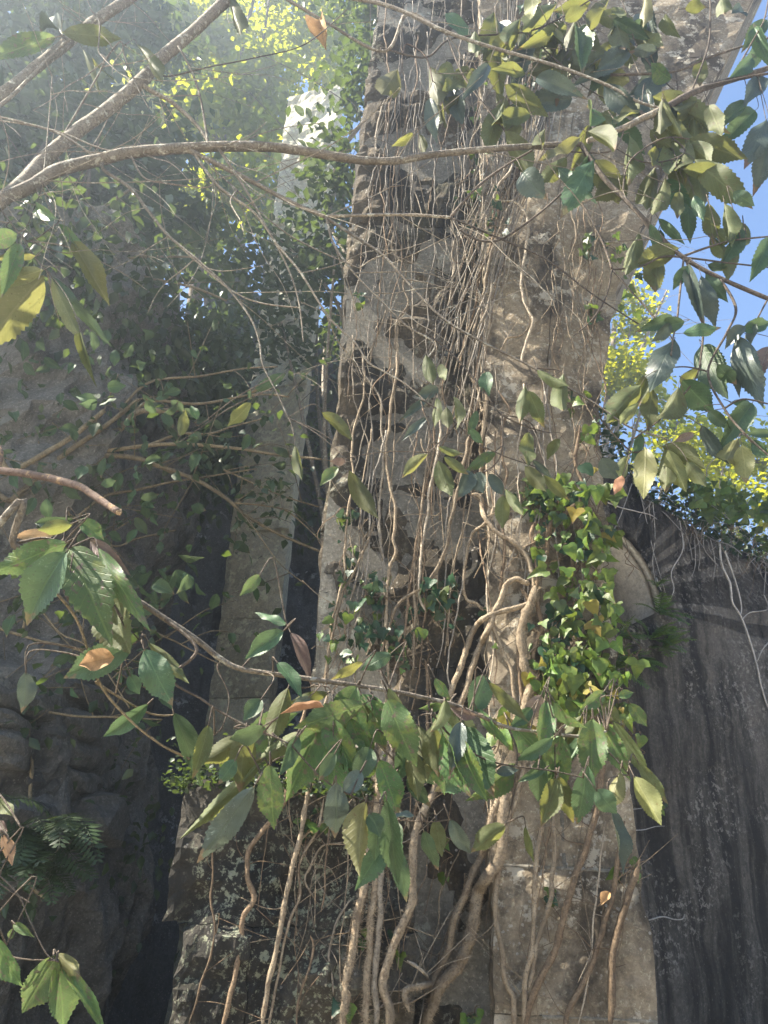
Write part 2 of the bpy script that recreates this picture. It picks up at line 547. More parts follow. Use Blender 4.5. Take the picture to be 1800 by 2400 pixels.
# scattered small leaves in one mesh (numpy)
LT_V = np.array([(0, 0, 0), (-.42, .38, .10), (0, .42, 0), (.42, .38, .10), (-.25, .75, .04), (.25, .75, .04), (0, 1.0, -.10)])
LT_F = np.array([(0, 2, 1), (0, 3, 2), (1, 2, 4), (2, 3, 5), (4, 2, 6), (2, 5, 6)])
def scatter_mesh(name, P, size, mat, droop=.5, squash=.6, facing=None, spread=1.0):
    """P (n,3) positions; each gets a leaf with a random heading, hanging by droop"""
    n = len(P)
    az = rng.uniform(0, 2 * math.pi, n)
    el = rng.normal(-droop, .45 * spread, n)
    y = np.stack([np.cos(az) * np.cos(el), np.sin(az) * np.cos(el), np.sin(el)], 1)
    zr = np.stack([rng.normal(0, .5 * spread, n), rng.normal(0, .5 * spread, n), np.ones(n)], 1)
    if facing is not None:
        zr = np.array(facing)[None, :] + rng.normal(0, .45, (n, 3))
    z = zr - y * (zr * y).sum(1, keepdims=True)
    z /= np.linalg.norm(z, axis=1, keepdims=True) + 1e-9
    x = np.cross(y, z)
    s = (size * rng.uniform(.6, 1.25, n))[:, None, None]
    V = (LT_V[None, :, 0, None] * x[:, None] * squash * 1.2 + LT_V[None, :, 1, None] * y[:, None] + LT_V[None, :, 2, None] * z[:, None]) * s + P[:, None]
    Fc = LT_F[None] + (np.arange(n) * 7)[:, None, None]
    return np_mesh(name, V.reshape(-1, 3), Fc.reshape(-1, 3), mat)

def ellipsoid_points(c, r, n, shell=.55):
    d = rng.normal(0, 1, (n, 3))
    d /= np.linalg.norm(d, axis=1, keepdims=True)
    k = rng.uniform(shell ** 3, 1, n) ** (1 / 3)
    return np.array(c)[None] + d * k[:, None] * np.array(r)[None]

# ------------------------------------------------------------------ ground
def grid_sheet(name, x0, x1, y0, y1, nx, ny, zf, mat, kind='structure'):
    V = [(x0 + (x1 - x0) * i / nx, y0 + (y1 - y0) * j / ny, 0) for j in range(ny + 1) for i in range(nx + 1)]
    V = [(x, y, zf(x, y)) for x, y, _ in V]
    Fc = [(j * (nx + 1) + i, j * (nx + 1) + i + 1, (j + 1) * (nx + 1) + i + 1, (j + 1) * (nx + 1) + i) for j in range(ny) for i in range(nx)]
    b = MB()
    b.add(V, Fc)
    return b.build(name, mat, kind=kind)
grid_sheet('ground', -90, 90, -90, 90, 120, 120, lambda x, y: .05 * noise.noise(Vector((x * .4, y * .4, 0))) - .03, MAT['ground'])

# ------------------------------------------------------------------ stone courses
def stone_block(parent, mat, xl0, xr0, xl1, xr1, z0, z1, yf, depth, rough, n=6, gap=.006, seed=0, label=None, edge=.02):
    """one stone with a rough front; its left and right edges run from (xl0, xr0) at z0 to (xl1, xr1) at z1"""
    V, Fc = [], []
    depth_seed = round(yf, 0) * 2
    for j in range(n + 1):
        t = j / n
        z = z0 + gap + (z1 - z0 - 2 * gap) * t
        l = xl0 + (xl1 - xl0) * t + gap
        r = xr0 + (xr1 - xr0) * t - gap
        for i in range(n + 1):
            s = i / n
            x = l + (r - l) * s
            d = noise.fractal(Vector((x * 2.6, z * 2.6, depth_seed)), 1.0, 2.0, 5) * rough + noise.noise(Vector((x * 14, z * 14, depth_seed))) * rough * .25
            e = edge * (1.0 if (i in (0, n) or j in (0, n)) else 0)
            jx = noise.noise(Vector((x * 9, z * 9, 5.1))) * (.008 if 0 < s < 1 else .022) + noise.noise(Vector((x * 31, z * 31, 2.1))) * .006
            V.append((x + (jx if i in (0, n) else 0), yf + d + e, z + (jx if j in (0, n) else 0)))
    N = n + 1
    for j in range(n):
        for i in range(n):
            Fc.append((j * N + i, j * N + i + 1, (j + 1) * N + i + 1, (j + 1) * N + i))
    ringi = [i for i in range(n)] + [j * N + n for j in range(n)] + [n * N + i for i in range(n, 0, -1)] + [j * N for j in range(n, 0, -1)]
    b0 = len(V)
    for k in ringi:
        x, y, z = V[k]
        V.append((x, yf + depth, z))
    m = len(ringi)
    for q in range(m):
        q2 = (q + 1) % m
        Fc.append((ringi[q2], ringi[q], b0 + q, b0 + q2))
    Fc.append(tuple(b0 + q for q in reversed(range(m)))[::-1])
    b = MB()
    b.add(V, Fc)
    o = b.build('stone_block', mat, None, smooth=False, label=label)
    put(o, parent)
    return o

def lerp_profile(prof, z):
    """prof: [(z, x)] ascending"""
    if z <= prof[0][0]:
        return prof[0][1]
    for (a, xa), (b, xb) in zip(prof, prof[1:]):
        if z <= b:
            return xa + (xb - xa) * (z - a) / (b - a)
    return prof[-1][1]

def courses(z0, z1, hmin, hmax, r):
    zs = [z0]
    while zs[-1] < z1 - hmin:
        zs.append(min(z1, zs[-1] + r.uniform(hmin, hmax)))
    zs[-1] = z1
    return zs

YF = 3.5                                         # front plane of the pier
right_px = [(1532, 2400), (1518, 2251), (1497, 2072), (1470, 1925), (1432, 1600), (1405, 1200), (1394, 854), (1421, 760), (1448, 651), (1459, 591),
            (1502, 521), (1551, 423), (1605, 304), (1676, 217), (1719, 81), (1775, -20), (1850, -120)]
left_px = [(720, 1900), (727, 1600), (732, 1451), (754, 1190), (781, 1044), (797, 800), (814, 542), (850, 250), (885, 0), (900, -120)]
def prof_of(pxs, Y):
    out = sorted((W(x, y, Y).z, W(x, y, Y).x) for x, y in pxs)
    return [(0.0, out[0][1])] + out
RP, LP = prof_of(right_px, YF), prof_of(left_px, YF)
ZTOP = 8.6
QX = W(1150, 2400, YF).x                         # left edge of the projecting quoin strip

pier = thing('stone_pier', 'tall weathered grey stone pier wrapped in bare woody vines, flaring into an arch', 'stone pier', (0.5, 4.0, 0))
b = MB()                                         # mortar core behind the facing stones
zs = [i * ZTOP / 40 for i in range(41)]
V, Fc = [], []
for z in zs:
    l, r_ = lerp_profile(LP, z) + .02, lerp_profile(RP, z) - .02
    V += [(l, YF + .035, z), (r_, YF + .035, z), (r_, YF + 2.25, z), (l, YF + 1.1, z)]
for k in range(40):
    for q in range(4):
        q2 = (q + 1) % 4
        Fc.append((k * 4 + q, k * 4 + q2, k * 4 + 4 + q2, k * 4 + 4 + q))
Fc += [(0, 3, 2, 1), (160, 161, 162, 163)]
b.add(V, Fc)
put(b.build('core', MAT['mortar'], None, smooth=False), pier)

zq = [W(1300, y, YF).z for y in (2400, 2050)]
r5 = random.Random(5)
zc1, zc2 = W(1320, 2385, YF - .08).z, W(1320, 2035, YF - .08).z
zs = [0, .32, zc1, zc2] + courses(zc2, ZTOP, .62, .8, r5)[1:]
for a, c in zip(zs, zs[1:]):
    # quoin strip: one or two stones a course
    ra, rc = lerp_profile(RP, a), lerp_profile(RP, c)
    span = min(ra, rc) - QX
    cuts = [0, 1] if a < 3.4 else [0, r5.uniform(.42, .6), 1]
    for s0, s1 in zip(cuts, cuts[1:]):
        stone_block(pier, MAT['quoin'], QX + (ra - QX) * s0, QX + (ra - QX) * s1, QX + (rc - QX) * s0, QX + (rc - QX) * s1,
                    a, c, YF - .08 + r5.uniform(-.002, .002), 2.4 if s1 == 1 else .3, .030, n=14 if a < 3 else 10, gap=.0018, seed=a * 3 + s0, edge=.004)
zs = courses(0, ZTOP, .5, .72, r5)
for a, c in zip(zs, zs[1:]):
    la, lc = lerp_profile(LP, a), lerp_profile(LP, c)
    k = 2 if r5.random() < .6 else 3
    cuts = [0] + sorted((i + r5.uniform(-.18, .18)) / k for i in range(1, k)) + [1]
    for s0, s1 in zip(cuts, cuts[1:]):
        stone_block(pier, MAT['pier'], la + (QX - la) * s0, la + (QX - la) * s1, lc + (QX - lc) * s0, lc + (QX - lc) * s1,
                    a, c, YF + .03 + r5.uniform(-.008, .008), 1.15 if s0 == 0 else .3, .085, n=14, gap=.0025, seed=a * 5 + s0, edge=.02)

def quoin_d(x, z):
    return noise.fractal(Vector((x * 2.6, z * 2.6, 6.0)), 1.0, 2.0, 5) * .030 + noise.noise(Vector((x * 14, z * 14, 6.0))) * .030 * .25
def mortar_joint(x0, z0, x1, z1, w, n=40):
    b = MB()
    for i in range(n + 1):
        t = i / n
        x, z = x0 + (x1 - x0) * t, z0 + (z1 - z0) * t
        ww = w * (1 + .55 * noise.noise(Vector((t * 9, z, x)))) * (1 if abs(noise.noise(Vector((t * 4, z * 3, 7)))) < .33 else .55)
        d = Vector((-(z1 - z0), 0, x1 - x0)).normalized() * ww
        for k, lift in ((-1, .012), (-.5, -.001), (.5, -.001), (1, .012)):
            q_ = Vector((x, 0, z)) + d * k
            b.v.append(Vector((q_.x, YF - .08 + quoin_d(q_.x, q_.z) + lift, q_.z)))
    for i in range(n):
        for k in range(3):
            b.f.append((i * 4 + k, i * 4 + k + 1, i * 4 + 5 + k, i * 4 + 4 + k))
    put(b.build('mortar_joint', MAT['mortar'], None), pier)
for z_, x0_, x1_ in ((zc1, QX + .18, lerp_profile(RP, zc1) - .01), (zc2, QX + .02, lerp_profile(RP, zc2) - .01)):
    mortar_joint(x0_, z_, x1_, z_, .009)
mortar_joint(W(1325, 2020, 3.42).x, zc2, W(1316, 1900, 3.42).x, W(1316, 1900, 3.42).z, .012)

# plinth at the foot of the pier, wider to the left
PLX0, PLX1 = W(425, 2100, 3.2).x, W(965, 2200, 3.2).x
PLTOP = W(560, 1830, 3.2).z
plinth = thing('stone_plinth', 'dark mossy rubble plinth at the foot of the vine-wrapped pier', 'plinth', ((PLX0 + PLX1) / 2, 3.3, 0))
zs = courses(0, PLTOP, .36, .52, r5)
for ci, (a, c) in enumerate(zip(zs, zs[1:])):
    k = r5.choice((2, 3))
    cuts = [0] + sorted((i + r5.uniform(-.2, .2)) / k for i in range(1, k)) + [1]
    top = ci == len(zs) - 2
    x0 = PLX0 - (.07 if top else r5.uniform(-.03, .0))
    for s0, s1 in zip(cuts, cuts[1:]):
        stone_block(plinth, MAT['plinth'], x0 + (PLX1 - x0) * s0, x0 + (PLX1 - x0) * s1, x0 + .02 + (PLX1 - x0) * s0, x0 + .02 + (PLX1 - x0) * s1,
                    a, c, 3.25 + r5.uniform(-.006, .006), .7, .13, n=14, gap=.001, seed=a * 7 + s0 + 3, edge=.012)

# second pier behind, to the left
LY = 6.5
lp0, lp1 = W(483, 1600, LY).x, W(638, 1600, LY).x
lp0t, lp1t = W(655, 300, LY).x, W(790, 300, LY).x
zt = W(700, 190, LY).z
zb = W(560, 1600, LY).z
pier2 = thing('stone_pillar', 'narrow pillar thick with pale lichen behind the dark shrub branches', 'stone pillar', ((lp0 + lp1) / 2, LY + .5, 0))
def l2(z): return lp0 + (lp0t - lp0) * (z - zb) / (zt - zb)
def r2(z): return lp1 + (lp1t - lp1) * (z - zb) / (zt - zb)
zs = courses(0, zt, .6, .9, r5)
for a, c in zip(zs, zs[1:]):
    o = stone_block(pier2, MAT['lichen'], l2(a), r2(a), l2(c), r2(c), a, c, LY + r5.uniform(-.02, .02), .35, .07, n=12, gap=.003, seed=a * 2 + 9, edge=.015)
    for v in o.data.vertices:                     # the pillar stands turned a little to the left
        v.co.y += (r2(v.co.z) - v.co.x) * .3

# ------------------------------------------------------------------ right wall with the round opening
HC = W(1421, 1392, 5.0)                          # centre of the opening
WK = .55
wn_ = Vector((WK, -1, 0)).normalized()           # the wall's outward normal
wx = Vector((1, WK, 0)).normalized()
def wallP(u, z, d=0.0):
    return Vector((HC.x, HC.y, 0)) + wx * u + Vector((0, 0, z)) - wn_ * d
def wall_uz(px, py):
    P = Wplane(px, py, HC, wn_)
    return (P - HC).dot(wx), P.z
HR = (wall_uz(1421, 1215)[1] - wall_uz(1421, 1555)[1]) / 2
HZ = HC.z
top_uz = [(-1.3, wall_uz(1440, 1085)[1] + .1)] + [wall_uz(x, y) for x, y in ((1415, 1075), (1470, 1105), (1530, 1170), (1590, 1215), (1640, 1248), (1700, 1275), (1800, 1318))] + [(3.2, 0)]
top_uz[-1] = (3.4, top_uz[-2][1] - .35)
outline = [(-1.3, 0), (3.4, 0)] + list(reversed(top_uz))
def ray_outline(a):
    dx, dz = math.cos(a), math.sin(a)
    best = 9
    for (x1, z1), (x2, z2) in zip(outline, outline[1:] + outline[:1]):
        z1_, z2_ = z1 - HZ, z2 - HZ
        ex, ez = x2 - x1, z2_ - z1_
        den = dx * ez - dz * ex
        if abs(den) < 1e-9:
            continue
        t = (x1 * ez - z1_ * ex) / den
        s = (x1 * dz - z1_ * dx) / den
        if t > 0 and -1e-6 <= s <= 1 + 1e-6:
            best = min(best, t)
    return best
angs = sorted(set([2 * math.pi * k / 96 for k in range(160)] + [math.atan2(z - HZ, x) % (2 * math.pi) for x, z in outline]))
wall = thing('plaster_wall', 'dark streaked wall with a round opening, right of the vine-wrapped pier', 'wall', wallP(0, 0))
b = MB()
NR = 26
for a in angs:
    R_ = ray_outline(a)
    for k in range(NR + 1):
        q = HR + (R_ - HR) * (k / NR) ** 1.3 if R_ > HR else HR + .01 * k
        u, z = math.cos(a) * q, HZ + math.sin(a) * q
        d = noise.fractal(Vector((u * 1.8, z * 1.8, 4)), 1, 2, 4) * .055 if 0 < k < NR else (0.004 * math.sin(a * 23) if k == 0 else 0)
        b.v.append(wallP(u, max(z, 0), d))
    b.v.append(wallP(math.cos(a) * R_, max(HZ + math.sin(a) * R_, 0), .55))
st = NR + 2
for i in range(len(angs)):
    j = (i + 1) % len(angs)
    for k in range(NR + 1):
        b.f.append((i * st + k, i * st + k + 1, j * st + k + 1, j * st + k))
put(b.build('wall_face', MAT['wall'], None), wall)
b = MB()
ringn = 72
deps = [0.012, .03, .05, .06, .064, .085, .089, .35, .515, .525, .565, .575, .9, 1.4, 2.0, 2.8]
for d in deps:
    off = -.035 if d in (.064, .085, .525, .565) else 0          # a thin open joint round the barrel
    for k in range(ringn):
        a = 2 * math.pi * k / ringn
        q = HR + .05 if d == deps[0] else HR - .006 - off + .004 * math.sin(a * 17 + d * 3) * (d < .04)
        b.v.append(wallP(math.cos(a) * q, HZ + math.sin(a) * q, d))
for d in range(len(deps) - 1):
    for k in range(ringn):
        k2 = (k + 1) % ringn
        b.f.append((d * ringn + k, d * ringn + k2, (d + 1) * ringn + k2, (d + 1) * ringn + k))
put(b.build('barrel_lining', MAT['barrel'], None), wall)
b = MB()                                          # small sockets along the joint
for k in range(54):
    a = -1.5 + 3.1 * k / 54
    q = HR - .009
    c = wallP(math.cos(a) * q, HZ + math.sin(a) * q, .64)
    t1 = (wx * -math.sin(a) + Vector((0, 0, 1)) * math.cos(a)) * .010
    t2 = wn_ * .009
    b.add([c - t1 - t2, c + t1 - t2, c + t1 + t2, c - t1 + t2], [(0, 1, 2, 3)])
put(b.build('socket_row', MAT['recess'], None, kind='stuff'), wall)

# ------------------------------------------------------------------ cliff on the left and the recess behind
def sheet_between(name, plan, zt_f, nz, amp, mat, kind='structure', lean=0.0):
    """a rough rock face standing on a plan polyline"""
    pts = catmull(plan, 22)
    V, Fc = [], []
    n = len(pts)
    for j in range(nz + 1):
        for i, (x, y) in enumerate(pts):
            z = zt_f(x, y) * j / nz
            d = noise.fractal(Vector((x * .9, y * .9, z * .9)), 1, 2, 5) * amp + abs(noise.noise(Vector((x * 2.2, y * 2.2, z * 1.6)))) * amp * .5 + abs(noise.fractal(Vector((x * 4, y * 4, z * 3)), 1, 2, 3)) * amp * .35
            V.append((x - d * .7 - lean * z * .5, y + d * .6 + lean * z, z - .1))
    for j in range(nz):
        for i in range(n - 1):
            Fc.append((j * n + i, j * n + i + 1, (j + 1) * n + i + 1, (j + 1) * n + i))
    b = MB()
    b.add(V, Fc)
    return b.build(name, mat, kind=kind)
def px_plan(px, Y, py=1900):
    P = W(px, py, Y)
    return (P.x, P.y)
cl = [(-6.5, 2.2), (-3.6, 3.6), px_plan(-60, 4.1), px_plan(150, 4.7), px_plan(300, 5.4), (px_plan(330, 6.4)), (px_plan(300, 7.4))]
cliff = sheet_between('rock_cliff', cl, lambda x, y: 6.3 + .7 * noise.noise(Vector((x, y, 2))), 90, .42, MAT['cliff'], lean=.05)
for p_ in cliff.data.polygons:
    p_.use_smooth = False
rec = [(px_plan(300, 7.3)), (px_plan(500, 7.9)), (px_plan(760, 8.1)), (2.5, 8.3)]
recess = sheet_between('rock_terrain', rec, lambda x, y: 8.9 - 1.5 * max(0, x - .6) + .5 * noise.noise(Vector((x * .8, y, 5))), 60, .25, MAT['recess'], lean=.06)

def boulder(parent, c, r, mat, seed):
    bm = bmesh.new()
    bmesh.ops.create_icosphere(bm, subdivisions=3, radius=1.0)
    for v in bm.verts:
        d = v.co.normalized()
        k = 1 + .35 * noise.fractal(d * 1.3 + Vector((seed, 0, 0)), 1, 2, 4)
        q = Vector((d.x * r[0], d.y * r[1], d.z * r[2])) * k
        v.co = Vector((max(-r[0] * .85, min(r[0] * .85, q.x)), q.y, max(-r[2] * .85, min(r[2] * .85, q.z)))) + c
    me = bpy.data.meshes.new('rock')
    bm.to_mesh(me)
    bm.free()
    me.materials.append(mat)
    o = link('rock', me)
    o.parent = parent
    return o
for k, (x, y, rx, ry, Y) in enumerate([(170, 110, 95, 75, 4.55), (225, 265, 105, 62, 4.7), (330, 190, 95, 70, 4.9), (225, 455, 88, 105, 4.75), (350, 440, 72, 58, 5.0), (330, 320, 88, 62, 4.95),
                                      (55, 70, 75, 68, 4.3), (375, 60, 62, 52, 5.0), (60, 300, 85, 90, 4.35), (120, 590, 120, 80, 4.5), (400, 590, 150, 130, 5.1), (60, 180, 60, 50, 4.3), (290, 40, 70, 45, 4.85)]):
    p = path('BL %d,%d' % (x, y))[0]
    c = W(p[0], p[1], Y - .28)
    z = (c - CAM).dot(fwd)
    boulder(cliff, c, (rx * .5425 / F * z, .28, ry * .5425 / F * z), MAT['cliff'], k * 3.7)
# ------------------------------------------------------------------ woody vines on the pier
def pier_y(P):
    """front surface of pier or plinth at a point"""
    if P.z < PLTOP and PLX0 - .1 < P.x < PLX1 + .05:
        return 3.22
    if P.x > QX:
        return YF - .08
    return YF
def on_pier(px, py, lift):
    P = W(px, py, YF - .04)
    y = pier_y(P)
    return W(px, py, y - lift)

def vine_pts(pts, r, n=7, wob=0.0, seed=0):
    px = catmull(pts, n)
    Ps = [W(x, y, YF - .04) for x, y in px]
    ys = [pier_y(p) for p in Ps]
    m = len(ys)
    for _ in range(2):                            # keep clear of every step in the stone, then even out
        ys = [min(ys[max(0, i - 2):i + 3]) for i in range(m)]
    for _ in range(3):
        ys = [(ys[max(0, i - 1)] + 2 * ys[i] + ys[min(m - 1, i + 1)]) / 4 for i in range(m)]
    out = []
    for i, (x, y) in enumerate(px):
        v = W(x, y, ys[i] - r * .8 - .022)
        if wob:
            v.x += wob * noise.noise(Vector((v.z * 3.1, seed, 0))) + wob * .4 * noise.noise(Vector((v.z * 11, seed, 4)))
            v.y -= wob * .35 * (1 + noise.noise(Vector((v.z * 4, seed, 9))))
        out.append(v)
    return out

def hairs(P, r, dens, ln, seed):
    q = random.Random(seed)
    b = MB()
    for a, c in zip(P, P[1:]):
        m = int((c - a).length * dens) + (q.random() < .5)
        t = (c - a).normalized()
        for _ in range(m):
            o = a.lerp(c, q.random())
            d = (t.orthogonal().normalized())
            d = Quaternion(t, q.uniform(0, 6.28)) @ d
            d = (d + t * q.uniform(-.5, .5) + Vector((0, 0, -.3))).normalized()
            L = ln * q.uniform(.4, 1.2)
            s = t * .0007
            e = o + d * (r * .9)
            m1 = e + d * L * .5 + Vector((q.uniform(-.3, .3), 0, q.uniform(-.3, .3))) * L * .4
            b.add([e - s, e + s, m1 + s * .8, m1 - s * .8, e + d * L], [(0, 1, 2, 3), (3, 2, 4)])
    return b

def woody_vine(label, width, p, mat='vine', taper=.8, hairy=0, group='woody vines climbing the stone pier', wob=0.0, twigs=2, seed=0):
    pts = path(p)
    r = width * .5425 / F * 3.55 / 2 * .82
    hairy = hairy or (140 if width >= 14 else 0)
    P = vine_pts(pts, r, 8, wob, seed)
    # run hidden ends on: vines do not start in the air
    n = len(P)
    rad = [r * (1 + (taper - 1) * i / n) * (1 + .16 * noise.noise(Vector((i * .35, seed, 1))) + .10 * noise.noise(Vector((i * .9, seed, 7)))) * min(1, .35 + .16 * min(i, n - 1 - i)) for i in range(n)]
    b = MB()
    b.tube(P, rad, 9, bump=.30)
    me = b.mesh('vine', MAT[mat])
    root = bpy.data.objects.new('woody_vine', me)
    COL.objects.link(root)
    tag(root, label, 'vine', group)
    q = random.Random(seed * 3 + 1)
    if twigs:
        b = MB()
        for _ in range(twigs * 2):
            i = q.randrange(2, n - 2)
            o = P[i]
            L = q.uniform(.06, .28)
            d = Vector((q.uniform(-1, 1), -.02, q.uniform(-.2, 1))).normalized()
            if o.x + d.x * L < PLX0 + .05 or o.x + d.x * L > 1.2:
                d.x = -d.x
            pp = [tuple(o), tuple(o + d * L * .4 + Vector((q.uniform(-.02, .02), -.004, 0))), tuple(o + d * L + Vector((q.uniform(-.05, .05), 0, q.uniform(-.04, .06))))]
            b.tube([Vector(x) for x in catmull(pp, 5)], [max(.0012, r * .28 * (1 - k / 12)) for k in range(11)], 4)
        b.build('side_shoots', MAT[mat], root, kind='stuff')
    if hairy:
        hb = hairs(P, r, hairy * 1.3, .017, seed)
        if hb.f:
            hb.build('rootlets', MAT['vine'], root, smooth=False, kind='stuff')
    return root, P

